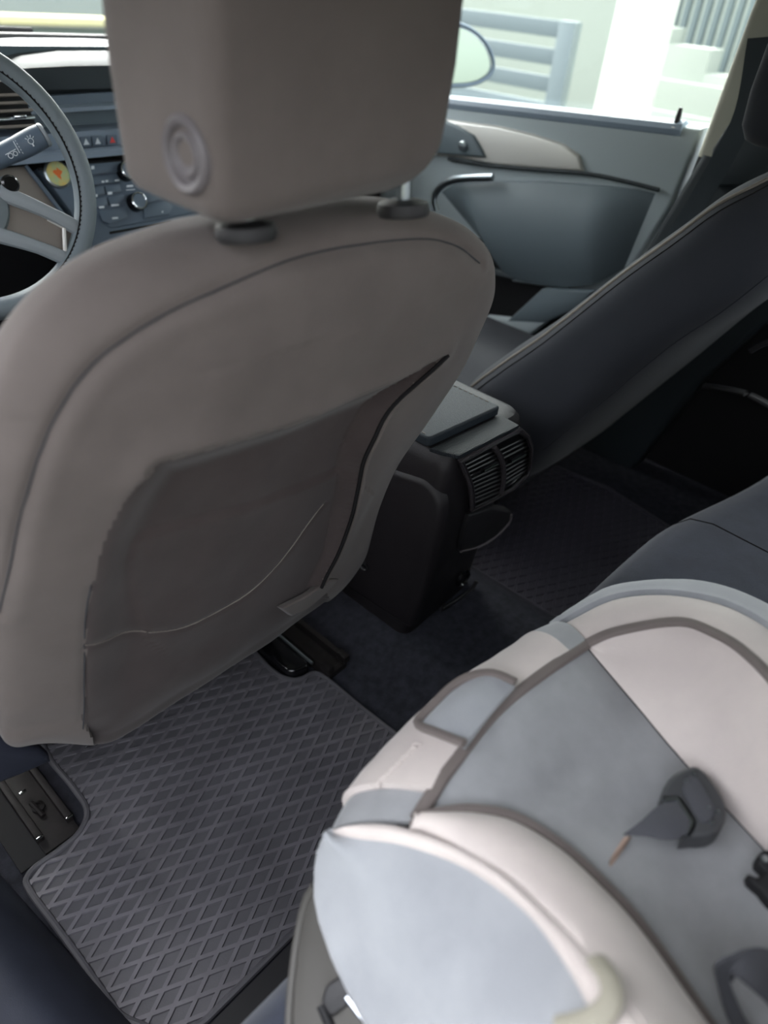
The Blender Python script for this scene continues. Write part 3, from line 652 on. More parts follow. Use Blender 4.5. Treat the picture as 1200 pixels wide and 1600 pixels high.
A[:, :, 2] += .068*sm_((.222-A[:, :, 0])/.10)*sm_((.42-A[:, :, 2])/.24)
V, Fc = loft([list(r) for r in A])
DS = thing('front_seat', "driver's seat seen from behind, brown-grey cloth with a seat-back pocket", 'car seat', (.40, .62, .0))
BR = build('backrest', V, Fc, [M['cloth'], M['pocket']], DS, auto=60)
nc_ = A.shape[1]; dpth = np.where(ins & (dc > .010), 1, 0)  # faces below the crest take the cloth darkened for shade
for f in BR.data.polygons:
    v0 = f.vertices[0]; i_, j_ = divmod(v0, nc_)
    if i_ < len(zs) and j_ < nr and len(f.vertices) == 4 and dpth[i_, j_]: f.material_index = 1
def relat(p):
    zi = np.argmin(abs(np.array(zs)-p[2])); xi = np.argmin(abs(A[zi, :nr, 0]-p[0])); return A[zi, xi, 1]
def rmin(p, w_=4):
    zi = int(np.argmin(abs(np.array(zs)-p[2]))); xi = int(np.argmin(abs(A[zi, :nr, 0]-p[0])))
    return A[max(0, zi-w_):zi+w_+1, max(0, xi-w_):min(nr, xi+w_+1), 1].min()
def sm1(line, w_): # level along the slit, smoothed
    y = np.array([rmin(p, w_) for p in line]); k = np.ones(7)/7; y = np.convolve(np.pad(y, 3, 'edge'), k, 'valid'); return y
def sealine(name, line, r, m, lift=.0003, parent=BR, flat=1):
    pts = [np.array([p[0], relat(p)-lift, p[2]]) for p in line]
    V, Fc = tubeg(pts, r, 6, up=(0, 1, 0), flat=flat); return build(name, V, Fc, m, parent)
sealine('top_seam', topseam, .0008, M['cloth_dark']); sealine('pocket_hem', hem, .0010, M['piping']); sealine('side_seam', leftb[len(leftb)//2:], .0008, M['cloth_dark'])
V, Fc = tubeg([np.array([p[0], y_+.001, p[2]]) for p, y_ in zip(slit, sm1(slit, 2))], .0024, 6, up=(0, 1, 0)); build('pocket_edge', V, Fc, M['thread'], BR)
V, Fc = tubeg([np.array([p[0]+.007, y_+.002, p[2]]) for p, y_ in zip(slit[2:], sm1(slit[2:], 3))], .0045, 8, up=(0, 1, 0), flat=.7, taper=lambda t: .35+.65*math.sin(math.pi*min(1, t+.15))); build('pocket_binding', V, Fc, M['cloth'], BR)
# loose lower flap at the console side
fl = [seatpt(u, v, .004) for u, v in [(440, 950), (458, 963), (482, 952), (512, 927), (530, 905), (515, 905), (480, 930)]]
V, Fc = prism(fl, (.1, -1, .35), .010, bev=.003); build('cover_flap', V, Fc, M['cloth'], DS)
# cushion, side trim, base
rows = []
for y, hh, w_ in [(.74, .12, .22), (.78, .18, .25), (.9, .21, .262), (1.08, .22, .25), (1.12, .19, .23)]:
    rows.append(roundpoly([(.40-w_, y, .14), (.40+w_, y, .14), (.40+w_, y, .14+hh*.75), (.40+w_*.7, y, .14+hh*.62), (.40-w_*.7, y, .14+hh*.62), (.40-w_, y, .14+hh*.75)], .03, 4))
V, Fc = loft(rows); build('cushion', V, Fc, M['cloth_dark'], DS)
tr = [px(u, v, y=.615) for u, v in [(-60, 1160), (0, 1147), (30, 1160), (62, 1166), (78, 1178), (82, 1192), (40, 1210), (0, 1226), (-60, 1245)]]
V, Fc = prism(tr, (0, -1, .4), .12, bev=.008, seg=3); build('side_trim', V, Fc, M['sill'], DS)
V, Fc = boxg((.40, .98, .10), (.40, .34, .07), bev=.02); build('seat_base', V, Fc, M['black_matte'], DS)

# headrest
HR_rows = []
hx0, hx1, hy0, hy1 = .281, .512, .392, .514
def hsec(z, gx, gy):
    s = (z-.86)/.22; xl, xr = hx0+gx, hx1-gx; yr = hy0+gy-.006*max(0, s); yf = hy1-gy
    return roundpoly([(xl, yr, z), (xr, yr, z), (xr-.012, yf, z), (xl, yf, z)], [.016, .020, .035, .026], 6)
for z, gx, gy in [(.858, .040, .030), (.8585, .028, .020), (.861, .014, .010), (.866, .005, .004), (.874, .001, .001), (.90, 0, 0), (.95, -.001, -.001), (1.0, .0, .0), (1.04, .004, .003), (1.065, .012, .010), (1.078, .030, .025), (1.082, .055, .045)]:
    HR_rows.append(hsec(z, gx, gy))
# the right lower corner is the rounder one
HR_rows = [[p+np.array([0, 0, .034*max(0, (p[0]-.445)/.067)**2*max(0, (.95-p[2])/.09)]) for p in r] for r in HR_rows]
V, Fc = loft(HR_rows)
HD = build('headrest', V, Fc, M['cloth'], DS, auto=80)
bc0 = px(290, 243, x=.304)
fn = np.array([-1, .0, .0]); fn /= np.linalg.norm(fn)
pth = px(290, 243, x=.2805)
V, Fc = lathe([(a*.84, b) for a, b in [(.0275, -.004), (.0275, .0010), (.0245, .0035), (.0205, .0025), (.0185, -.0005), (.0165, -.0005), (.0150, .0015), (.0125, .0016), (.0100, -.0005), (0, -.0015)]], pth, fn, 40)
HB = build('round_button', V, Fc, M['knob'], HD)
for (u, v) in [(386, 374), (630, 337)]:
    c = px(u, v, z=.841)
    V, Fc = lathe([(.0, .0), (.021, .0), (.0225, .004), (.021, .010), (.012, .013), (.0, .013)], c, (0, .15, 1), 26); gd = build('post_guide', V, Fc, M['black'], HD)
    V, Fc = tubeg([c+np.array([0, 0, .0]), c+np.array([0, .004, .05])], .006, 12); build('post', V, Fc, M['chrome_soft'], gd)

# ------------------------------------------------------------------ passenger seat, leaning back
PS = thing('front_seat', 'dark front passenger seat leaning back beyond the centre console', 'car seat', (1.36, .7, .0))
PR = [((.83, .20), (.66, .10), 1.10, 1.60), ((.80, .27), (.585, .17), 1.09, 1.62), ((.765, .345), (.535, .25), 1.085, 1.63), ((.69, .435), (.485, .335), 1.08, 1.64), ((.61, .522), (.435, .42), 1.078, 1.645),
      ((.50, .658), (.36, .55), 1.08, 1.64), ((.435, .735), (.305, .625), 1.09, 1.62), ((.395, .785), (.275, .675), 1.11, 1.60), ((.36, .815), (.26, .71), 1.145, 1.57), ((.335, .835), (.26, .745), 1.20, 1.51), ((.32, .838), (.275, .785), 1.28, 1.44)]
PRs = cr([np.array([f[0], f[1], r[0], r[1], a, b]) for f, r, a, b in PR], 6)
rows = []; pipe = []; pipe2 = []; p = 3.6
for q in PRs:
    fy, fz, ry, rz, a, b = q; c = (a+b)/2; h = (b-a)/2; my, mz = (fy+ry)/2, (fz+rz)/2; dy, dz = (fy-ry)/2, (fz-rz)/2; r = []
    for k in range(64):
        t = 2*math.pi*k/64; cx, sx = math.cos(t), math.sin(t); ex = math.copysign(abs(cx)**(2/p), cx); es = math.copysign(abs(sx)**(2/p), sx)
        r.append(np.array([c-h*ex, my+dy*es, mz+dz*es]))
    rows.append(r)
    t = math.radians(40); ex = math.cos(t)**(2/p); es = math.sin(t)**(2/p); pipe.append(np.array([c-h*ex-.001, my+dy*es, mz+dz*es]))
V, Fc = loft(rows); PB = build('backrest', V, Fc, M['cloth_dark'], PS, auto=60)
V, Fc = tubeg(pipe[:-6], .0032, 8); build('edge_piping', V, Fc, M['piping'], PB)
t = math.radians(28)
pl = []
for q in PRs:
    fy, fz, ry, rz, a, b = q; c = (a+b)/2; h = (b-a)/2; ex = math.cos(t)**(2/p); es = math.sin(t)**(2/p)
    pl.append(np.array([c-h*ex-.0004, (fy+ry)/2+(fy-ry)/2*es, (fz+rz)/2+(fz-rz)/2*es]))
V, Fc = tubeg(pl[:-6], .001, 6); build('edge_seam', V, Fc, M['thread'], PB)
pl = []
t = math.radians(-40)
for q in PRs:
    fy, fz, ry, rz, a, b = q; c = (a+b)/2; h = (b-a)/2; ex = math.cos(t)**(2/p); es = -abs(math.sin(t))**(2/p)
    pl.append(np.array([c-h*ex, (fy+ry)/2+(fy-ry)/2*es, (fz+rz)/2+(fz-rz)/2*es]))
V, Fc = tubeg(pl[14:-8], .0016, 6); build('rear_seam', V, Fc, M['cloth_dark'], PB)
rows = []
for y, hh, w_ in [(.62, .16, .25), (.68, .2, .262), (.95, .21, .262), (1.15, .22, .25), (1.19, .19, .23)]:
    rows.append(roundpoly([(1.36-w_, y, .12), (1.36+w_, y, .12), (1.36+w_, y, .12+hh*.8), (1.36+w_*.7, y, .12+hh*.62), (1.36-w_*.7, y, .12+hh*.62), (1.36-w_, y, .12+hh*.8)], .03, 4))
V, Fc = loft(rows); build('cushion', V, Fc, M['cloth_dark'], PS)
V, Fc = boxg((1.36, .92, .08), (.42, .5, .09), bev=.02); build('seat_base', V, Fc, M['black_matte'], PS)
# rear shell edge and lever seen low on the right
V, Fc = tubeg(cr([px(u, v, x=1.5) for u, v in [(1100, 603), (1130, 607), (1165, 615), (1200, 632), (1240, 655)]], 5), .012, 10, up=(0, 1, 0), flat=.5); build('lower_edge', V, Fc, M['black'], PB)
V, Fc = tubeg(cr([px(u, v, x=1.3) for u, v in [(1172, 548), (1190, 538), (1215, 530)]], 4), .006, 8); build('recline_lever', V, Fc, M['black'], PB)
# headrest
rows = []
for s, g in [(-.072, .05), (-.070, .03), (-.064, .015), (-.045, .004), (0, 0), (.06, .002), (.105, .012), (.118, .03), (.122, .05)]:
    y = .39; z = .905+s
    rows.append(roundpoly([(1.262+g, y-.05+g*.7, z), (1.53-g, y-.05+g*.7, z), (1.52-g, y+.05-g*.7, z), (1.272+g, y+.05-g*.7, z)], .028, 5))
V, Fc = loft(rows); HP = build('headrest', V, Fc, M['cloth_dark'], PS, auto=80)
for x in (1.34, 1.47):
    V, Fc = tubeg([(x, .36, .76), (x, .39, .90)], .006, 10); build('post', V, Fc, M['chrome_soft'], HP)
# belt
V = []; 
e1 = cr([px(1168, 60, x=1.58), px(1148, 172, x=1.60), px(1112, 245, x=1.62), px(1074, 312, x=1.64), px(1000, 440, x=1.66)], 5)
dd = np.array([0, -.046, .008])
Vv = []; Ff = []
rows = [[p_, p_+dd, p_+dd+np.array([.0015, 0, 0]), p_+np.array([.0015, 0, 0])] for p_ in e1]
V, Fc = loft(rows); o = build('seat_belt', V, Fc, M['belt']); tag(o, 'dark seat belt hanging down in front of the beige door pillar', 'seat belt')

# ------------------------------------------------------------------ centre console
CC = thing('center_console', 'black rear end of the centre console with air vents between the seats', 'console', (.86, .55, .03))
def xl_(z): return .722+.075*(.44-z)
def yr_(z): return .485+.14*(.44-z)
nR = np.array([0, -1, -.14]); nR /= np.linalg.norm(nR); pR = np.array([.85, yr_(.44), .44])
nL = np.array([-1, 0, -.075]); nL /= np.linalg.norm(nL); pL = np.array([.722, .6, .44])
rows = []
for z, g in [(.02, 0), (.06, 0), (.2, 0), (.33, 0), (.40, 0), (.43, .001), (.448, .006), (.458, .014), (.462, .026)]:
    a, y = xl_(z)+g, yr_(z)+g*.8; b = .945+.05*(.44-z)-g
    rows.append(roundpoly([(a, y, z), (b, y+.012, z), (b, 1.30, z), (a, 1.30, z)], [.026, .03, .01, .01], 7))
V, Fc = loft(rows); CB = build('console_body', V, Fc, M['console'], CC)
def rp(l, off=0): return [pp(u, v, pR+nR*off, nR) for u, v in l]
def lp(l, off=0): return [pp(u, v, pL+nL*off, nL) for u, v in l]
V, Fc = prism(roundpoly(lp([(575, 722), (668, 752), (690, 788), (684, 835), (662, 925), (640, 985), (480, 880), (520, 760)], .005), [.0, .03, .03, .02, .02, .01, .01, .01], 6), nL, .02, bev=.012, seg=5); build('side_panel', V, Fc, M['console'], CC)
c = lp([(568, 883)], .0055)[0]
V, Fc = lathe([(.012, 0), (.0125, .002), (.010, .003), (.008, -.001), (0, -.001)], c, nL, 20); sc_ = build('screw_cap', V, Fc, M['black'], CC)
V, Fc = boxg(c+nL*.001, (.002, .012, .003)); build('slot', V, Fc, M['black_gloss'], sc_)
# ribbed top panel behind the lid
zt_ = .466
tp = [px(u, v, z=zt_) for u, v in [(672, 700), (783, 648), (812, 664), (718, 712), (690, 706)]]
V, Fc = prism(tp, (0, -.08, 1), .006, bev=.002); build('ribbed_top', V, Fc, M['ribbed'], CC)
# vent
ven = [(718, 720), (742, 707), (766, 694), (790, 681), (812, 671), (824, 680), (830, 698), (829, 720), (825, 741), (800, 764), (770, 781), (737, 797), (737, 780), (734, 758), (727, 740)]
vp = rp(ven, .004); cc = sum(vp)/len(vp)
V, Fc = prism(rp(ven, .0015), nR, .012); VN = build('air_vent', V, Fc, M['black_gloss'], CC)
V, Fc = tubeg(vp, .0036, 8, closed=True, up=nR, flat=1.1); build('bezel', V, Fc, M['bezel'], VN)
V, Fc = tubeg([cc+(p_-cc)*.93+nR*.002 for p_ in vp], .0016, 6, closed=True, up=nR); build('bezel', V, Fc, M['console'], VN)
div = cr(rp([(771, 697), (781, 712), (786, 732), (786, 752), (782, 772)], .004), 4)
V, Fc = tubeg(div, .0045, 8, up=nR, flat=1.3); build('divider', V, Fc, M['bezel'], VN)
topL, botL = np.array([723., 722.]), np.array([738., 792.]); 
for k in range(11):
    s = (k+.8)/11.5
    le = np.array([722+15*s**.7, 724+68*s]); dv = np.array(px_ := [771+14*math.sin(min(1, s*1.1)*1.7), 699+72*s])
    a, b = rp([tuple(le)], .002)[0], rp([tuple(dv)], .002)[0]
    V, Fc = tubeg([a, b], .0019, 6, up=nR, flat=.7); build('slat', V, Fc, M['slat'], VN)
for k in range(9):
    s = (k+.8)/10
    le = np.array([777+9*math.sin(s*2.2), 700+66*s]); ri = np.array([818+9*math.sin(s*2.6), 680+60*s])
    a, b = rp([tuple(le)], .002)[0], rp([tuple(ri)], .002)[0]
    V, Fc = tubeg([a, b], .0019, 6, up=nR, flat=.7); build('slat', V, Fc, M['slat'], VN)
for (u, v) in [(765, 728), (808, 714)]:
    a, b = rp([(u-12, v+6)], .008)[0], rp([(u+10, v-5)], .008)[0]
    V, Fc = tubeg([a, b], .0042, 10, up=nR, flat=.8); tb = build('vent_tab', V, Fc, M['black_gloss'], VN)
    V, Fc = tubeg([a+nR*.0035, b+nR*.0035], .0022, 8); build('chrome_strip', V, Fc, M['mirror'], tb)
# ashtray drawer, socket, bottom lip
V, Fc = prism(rp([(733, 806), (770, 795), (800, 800), (796, 816), (772, 840), (747, 854), (720, 862), (724, 838)], .003), nR, .02, bev=.004, seg=3); AD = build('drawer', V, Fc, M['black'], CC)
V, Fc = tubeg(cr(rp([(720, 862), (747, 855), (772, 841), (795, 818), (799, 804)], .004), 4), .002, 6); build('drawer_lip', V, Fc, M['knob'], AD)  # lighter plastic puts a faint highlight into the lip's colour
c = rp([(724, 904)], .001)[0]
V, Fc = lathe([(.018, -.004), (.018, .003), (.0155, .0045), (.014, .001), (0, .001)], c, nR, 28); build('power_socket', V, Fc, M['black_gloss'], CC)
V, Fc = tubeg(cr(rp([(690, 952), (715, 937), (735, 922), (745, 908)], .004), 4), .006, 8, up=nR, flat=.6); build('foot_lip', V, Fc, M['black'], CC)
# lid
zl = .479
q = [px(671, 685, z=zl), px(783, 634, z=zl), None, None]
xa, xb, ya, yb = q[0][0], q[1][0], q[0][1], q[1][1]
LT = roundpoly([(xa, ya, zl), (xb, yb, zl), (xb+.01, 1.02, zl), (xa-.01, 1.02, zl)], .008, 4)
V, Fc = prism(LT, (0, 0, 1), .014, bev=.004, seg=4); LD = build('console_lid', V, Fc, M['leather'], CC)
st = MB()
for k in range(46):
    y = ya+.012+k*.0105
    st.add(*tubeg([(xb-.006, y, zl+.0002), (xb-.006, y+.006, zl+.0002)], .0009, 5)); st.add(*tubeg([(xa+.005, y, zl+.0002), (xa+.005, y+.006, zl+.0002)], .0009, 5))
o = st.build('lid_stitching', M['piping'], LD); o['kind'] = 'stuff'
V, Fc = boxg(((xa+xb)/2, (ya+1.02)/2+.004, zl-.017), (xb-xa-.012, 1.02-ya-.01, .010), bev=.003); build('lid_gap', V, Fc, M['black_matte'], LD)
V, Fc = boxg(((.72+.945)/2, 1.16, .44), (.2, .26, .06), bev=.015); build('front_tray', V, Fc, M['black'], CC)

# ------------------------------------------------------------------ rubber mats
LA, LB = np.array([.0238, -.0115]), np.array([.0238, .0115])
def clipseg(p, q, poly):
    ts = [0, 1]; d = q-p
    for a, b in zip(poly, poly[1:]+poly[:1]):
        e = b-a; den = d[0]*e[1]-d[1]*e[0]
        if abs(den) < 1e-12: continue
        w_ = a-p; t = (w_[0]*e[1]-w_[1]*e[0])/den; s = (w_[0]*d[1]-w_[1]*d[0])/den
        if 0 <= s < 1 and 0 < t < 1: ts.append(t)
    ts.sort(); out = []
    for a, b in zip(ts[:-1], ts[1:]):
        m = p+d*(a+b)/2; r = False
        for (x1, y1), (x2, y2) in zip(poly, poly[1:]+poly[:1]):
            if (y1 > m[1]) != (y2 > m[1]) and m[0] < (x2-x1)*(m[1]-y1)/(y2-y1)+x1: r = not r
        if r and b-a > 1e-4: out.append((p+d*a, p+d*b))
    return out
def rubber_mat(name, label, outl, z0, centre, m, m2, dz=lambda x, y: 0, group=None):
    poly = [np.array(p[:2], float) for p in outl]; cx = sum(p[0] for p in poly)/len(poly); cy = sum(p[1] for p in poly)/len(poly)
    T = thing(name, label, 'car mat', (cx, cy, z0))
    V, Fc = prism([(p[0], p[1], z0+.006+dz(*p)) for p in poly], (0, 0, 1), .006); build('mat_base', V, Fc, m, T)
    V, Fc = tubeg([(p[0], p[1], z0+.0075+dz(*p)) for p in poly], .0045, 8, closed=True, up=(0, 0, 1), flat=.9); build('raised_rim', V, Fc, m, T)
    mb = MB(); c = np.array(centre)
    for s, o_ in ((LA, LB), (LB, LA)):
        u_ = s/np.linalg.norm(s); nn = np.array([-u_[1], u_[0]])
        for k in range(-40, 41):
            b0 = c+o_*(k+.5)
            for a, b in clipseg(b0-u_*1.4, b0+u_*1.4, poly):
                L_ = np.linalg.norm(b-a)
                if L_ < .006: continue
                w0, w1, h_ = .0031, .0024, (.0028 if o_ is LB else .0029); n = max(1, int(L_/.06)); R_s = []
                for i in range(n+1):
                    p_ = a+(b-a)*i/n; zz_ = z0+.0058+dz(*p_)
                    R_s.append([(*(p_-nn*w0), zz_), (*(p_-nn*w1), zz_+h_), (*(p_+nn*w1), zz_+h_), (*(p_+nn*w0), zz_)])
                mb.add(*loft(R_s))
    o = mb.build('diamond_tread', m2, T, auto=25); o['kind'] = 'stuff'; return T
def mp(u, v): return px(u, v, z=.007)
ml = [mp(*p) for p in [(187, 1587), (125, 1497), (81, 1437), (50, 1397), (38, 1375), (50, 1356), (87, 1331), (122, 1303), (137, 1275), (134, 1256), (109, 1222), (81, 1190)]]
mr = [mp(*p) for p in [(383, 1003), (400, 1020), (420, 1042), (440, 1057), (460, 1062), (475, 1058), (485, 1051), (497, 1050), (510, 1058), (560, 1100), (600, 1132), (628, 1152)]]
outl = ml+[np.array([.19, .81, 0]), np.array([.22, .83, 0]), np.array([.50, .83, 0]), np.array([.535, .81, 0])]+mr+[np.array([.608, .36, 0]), np.array([.60, .32, 0]), np.array([.57, .312, 0]), np.array([.14, .312, 0]), np.array([.105, .33, 0])]
outl = roundpoly([np.array([p[0], p[1], 0]) for p in outl], .010, 4)
MAT1 = rubber_mat('rubber_mat', "black rubber mat with diamond tread behind the driver's seat", outl, -.003, (.2465, .5805), M['rubber'], M['rubber_rib'])
o2 = [(1.03, .60), (1.035, .40), (1.045, .33), (1.075, .312), (1.45, .312), (1.50, .34), (1.54, .55), (1.50, .84), (1.46, .87), (1.10, .87), (1.06, .84)]
o2 = roundpoly([np.array([a, b, 0]) for a, b in o2], .012, 4)
MAT2 = rubber_mat('rubber_mat', 'dark rubber mat on the floor behind the passenger seat', o2, -.003, (1.25, .58), M['rubber_dark'], M['rubber_dark'])

# ------------------------------------------------------------------ seat rails and floor fittings
t = thing('seat_rail', "steel seat rail under the driver's seat on the console side", 'seat rail', (.655, .75, 0), 'seat rails')
e0 = px(535, 1030, z=.025)
rx = e0[0]-.012
V, Fc = loft([[(rx+a, y, z) for a, z in [(-.024, -.002), (.024, -.002), (.024, .026), (.014, .026), (.014, .010), (-.014, .010), (-.014, .026), (-.024, .026)]] for y in (e0[1], 1.15)]); build('rail_channel', V, Fc, M['steel'], t, smooth=False)
for s in (-1, 1):
    V, Fc = boxg((rx+.019*s, e0[1]+.006, .022), (.014, .022, .016), bev=.003); build('end_lug', V, Fc, M['steel'], t)
V, Fc = boxg((rx, e0[1]+.002, .006), (.04, .012, .014), bev=.003); build('end_stop', V, Fc, M['steel'], t)
a = px(443, 996, z=.03); b = px(476, 1022, z=.03)
V, Fc = prism(roundpoly([(a[0]-.042, b[1]-.010, .022), (a[0]-.0, b[1]-.022, .022), (a[0]+.004, .95, .022), (a[0]-.042, .95, .022)], .018, 5), (0, 0, 1), .03, bev=.006, seg=3)
o = build('rail_cover', V, Fc, M['black_gloss']); tag(o, 'glossy black plastic cover beside the console-side seat rail', 'rail cover')
V, Fc = tubeg([(a[0]+.002, b[1]-.02, .0215), (a[0]+.006, .95, .0215)], .003, 6); build('cover_highlight', V, Fc, M['chrome_soft'], o)  # bright bead drawn as the highlight line along the cover
t = thing('seat_rail', 'steel seat rail end in the notch left of the diamond-tread mat', 'seat rail', tuple(px(60, 1262, z=0)), 'seat rails')
L1, L2, L3 = px(36, 1239, z=.014), px(62, 1309, z=.014), px(109, 1278, z=.014)
x1, x2 = L2[0], L3[0]; yE = (L2[1]+L3[1])/2
V, Fc = boxg(((x1+x2)/2, yE+.16, .002), (abs(x2-x1)+.008, .36, .004), bev=.001); build('rail_plate', V, Fc, M['steel'], t)
V, Fc = boxg(((x1+x2)/2-.02, yE+.16, -.0015), (.08, .36, .003), bev=.001); build('rail_tray', V, Fc, M['black_matte'], t)
for xx in (x1, x2):
    V, Fc = boxg((xx, yE+.165, .008), (.010, .33, .016), bev=.002); r_ = build('rail_side', V, Fc, M['steel'], t)
    V, Fc = boxg((xx, yE-.001, .017), (.010, .003, .003), bev=.001); build('rail_glint', V, Fc, M['chrome'], r_)  # chrome chip put in as a glint on the rail end
V, Fc = lathe([(.009, 0), (.009, .004), (.005, .006), (.005, .002), (0, .002)], px(60, 1262, z=.006), (0, 0, 1), 18); build('bolt', V, Fc, M['steel'], t)
V, Fc = tubeg([px(54, 1262, z=.010)+np.array([0, .01, 0]), px(68, 1275, z=.008)], .004, 8); build('bracket_tab', V, Fc, M['steel'], t)
V, Fc = boxg(L1+np.array([0, 0, .002]), (.010, .004, .004), bev=.001); build('clip', V, Fc, M['chrome'], t)  # another rail glint, painted as a small bright chrome block
# leaf crumb
c = px(355, 1583, z=.001)
V, Fc = prism([c+np.array([math.cos(a)*.006*(1+.4*math.sin(2*a)), math.sin(a)*.004, .004+.001*math.sin(3*a)]) for a in np.linspace(0, 2*math.pi, 12, endpoint=False)], (0, 0, 1), .0012); o = build('leaf_crumb', V, Fc, M['leaf']); tag(o, 'small rust-brown leaf crumb lying behind the diamond-tread mat', 'leaf')

# ------------------------------------------------------------------ rear bench
RB = thing('rear_bench', 'dark blue-grey cloth rear bench under the child seat', 'car seat', (.86, .0, 0))
rows = []
for x in np.linspace(-.02, 1.70, 44):
    hp = .012*math.cos((x-.86)/.86*math.pi*2)
    zt2 = .318+.008*math.cos((x-.86)*2*math.pi/.86); e = .182+.068*smooth(.30, .80, x)-.07*smooth(1.0, 1.5, x)
    rows.append([np.array(p_) for p_ in [(x, e+.055, .075), (x, e+.045, .16), (x, e+.030, .24), (x, e+.018, zt2-.035), (x, e-.004, zt2-.010), (x, e-.04, zt2), (x, .08, zt2-.004), (x, -.1, zt2-.014), (x, -.38, zt2-.03), (x, -.38, .07)]])
V, Fc = loft(rows); build('cushion', V, Fc, M['bench'], RB, auto=70)
V, Fc = boxg((.84, -.07, .037), (1.72, .52, .076), bev=.012); build('bench_base', V, Fc, M['black_matte'], RB)
V, Fc = boxg((.35, .255, .002), (.78, .10, .012), bev=.003); o = build('heel_strip', V, Fc, M['black_matte'], RB)
V, Fc = boxg((.35, .262, .008), (.78, .003, .002)); build('strip_groove', V, Fc, M['black_gloss'], o)
for x in (.62, 1.10):
    zt2 = .318+.008*math.cos((x-.86)*2*math.pi/.86); e = .182+.068*smooth(.30, .80, x)-.07*smooth(1.0, 1.5, x)
    V, Fc = tubeg([(x, e+.030, .24), (x, e+.018, zt2-.035), (x, e-.004, zt2-.0095), (x, e-.04, zt2+.0005), (x, .08, zt2-.0035), (x, -.1, zt2-.0135)], .0012, 6); build('seam', V, Fc, M['thread'], RB)
V, Fc = loft([[(x, -.40, .28), (x, -.46, .5), (x, -.55, .80), (x, -.60, .88), (x, -.68, .88), (x, -.70, .3)] for x in np.linspace(-.02, 1.70, 5)]); build('backrest', V, Fc, M['bench'], RB)
# ------------------------------------------------------------------ child seat
CS = thing('child_seat', 'grey and cream plush child car seat on the rear bench', 'child seat', (.386, -.05, .30))
def c3(l, n=7): # list of (u, v, z): a smooth curve through these points of the seat
    return cr([px(u, v, z=z) for u, v, z in l], n)
def panel(name, curves, m, nu=40, nv=10, bulge=.0, th=.006, wr=0, parent=CS, label=None, facecam=True, prof=None, seed=0):
    CV = [resample(c, nu+1) for c in curves]; rows = []
    for i in range(nu+1):
        rows.append(resample(cr([c[i] for c in CV], 6), nv+1) if len(CV) > 2 else [CV[0][i]*(1-k/nv)+CV[1][i]*(k/nv) for k in range(nv+1)])
    A = np.array(rows); du = np.gradient(A, axis=0); dv = np.gradient(A, axis=1); N_ = np.cross(du, dv); N_ /= np.linalg.norm(N_, axis=2, keepdims=True)+1e-12
    ref = CAM-A.mean((0, 1))
    if N_.reshape(-1, 3).mean(0).dot(ref) < 0: N_ = -N_
    s = np.linspace(0, 1, nv+1); t = np.linspace(0, 1, nu+1); bs = np.sin(np.pi*s)**.6 if prof is None else prof(s)
    Bm = bulge*bs[None, :]*np.ones((nu+1, 1))
    if wr:
        rs = np.random.RandomState(seed); W = sum(np.sin(2*np.pi*(f*t[:, None]*(nu/20)+g*s[None, :])+ph) for f, g, ph in zip(rs.uniform(.5, 3.2, 6), rs.uniform(-1.2, 1.2, 6), rs.uniform(0, 6, 6)))/6
        Bm = Bm+wr*W*np.sin(np.pi*s)[None, :]
    A = A+N_*Bm[:, :, None]; Bk = A-N_*th
    V, Fc = gridf([list(r) for r in A]); V2, F2 = gridf([list(r) for r in Bk]); n = len(V); nc = nv+1
    Fc = Fc+[tuple(i+n for i in f[::-1]) for f in F2]
    ring = list(range(nc))+[i*nc+nv for i in range(1, nu+1)]+[nu*nc+k for k in range(nv-1, -1, -1)]+[i*nc for i in range(nu-1, 0, -1)]
    for a, b in zip(ring, ring[1:]+ring[:1]): Fc.append((a, b, b+n, a+n))
    return build(name, V+V2, Fc, m, parent, auto=70, label=label)
def bind(name, pts, r, m=None, parent=CS, flat=.75, up=(0, 0, 1), label=None):
    V, Fc = tubeg(pts, r, 8, up=up, flat=flat); return build(name, V, Fc, m or M['binding'], parent, label=label)
kB = c3([(650, 1283, .500), (700, 1274, .501), (740, 1272, .501), (800, 1283, .498), (868, 1323, .493), (930, 1378, .489), (1000, 1455, .485), (1100, 1600, .479), (1170, 1710, .476)])
kK = c3([(641, 1294, .497), (693, 1314, .508), (740, 1340, .519), (795, 1372, .531), (883, 1451, .557), (947, 1524, .578), (1000, 1590, .592), (1070, 1700, .608)])
kO = c3([(535, 1294, .479), (580, 1290, .487), (624, 1293, .495), (693, 1316, .507), (795, 1372, .530), (883, 1451, .556), (947, 1524, .577), (1000, 1590, .590), (1070, 1700, .606)])
kL = c3([(520, 1303, .474), (560, 1311, .485), (630, 1321, .498), (725, 1356, .515), (820, 1425, .537), (883, 1508, .556), (921, 1580, .571), (960, 1680, .588)])
kN = c3([(512, 1304, .466), (498, 1336, .448), (493, 1400, .424), (502, 1450, .415), (522, 1505, .410), (550, 1562, .406), (580, 1620, .404), (630, 1720, .402)])
kA = c3([(650, 1283, .500), (672, 1248, .502), (700, 1205, .504), (770, 1120, .505), (840, 1060, .505), (915, 1009, .500)])
kS = c3([(519, 1297, .468), (544, 1251, .468), (590, 1195, .468), (640, 1140, .468), (700, 1085, .468), (770, 1038, .468), (830, 998, .468), (866, 982, .467)])
kC = c3([(915, 1009, .500), (960, 1063, .497), (1000, 1110, .493), (1050, 1170, .488), (1120, 1248, .482), (1185, 1318, .478), (1260, 1400, .474)])
kH = c3([(913, 1009, .500), (950, 992, .514), (996, 981, .528), (1041, 974, .541), (1075, 975, .549), (1109, 988, .557), (1143, 1006, .565), (1172, 1029, .572), (1200, 1057, .578), (1290, 1160, .595), (1370, 1260, .605)])
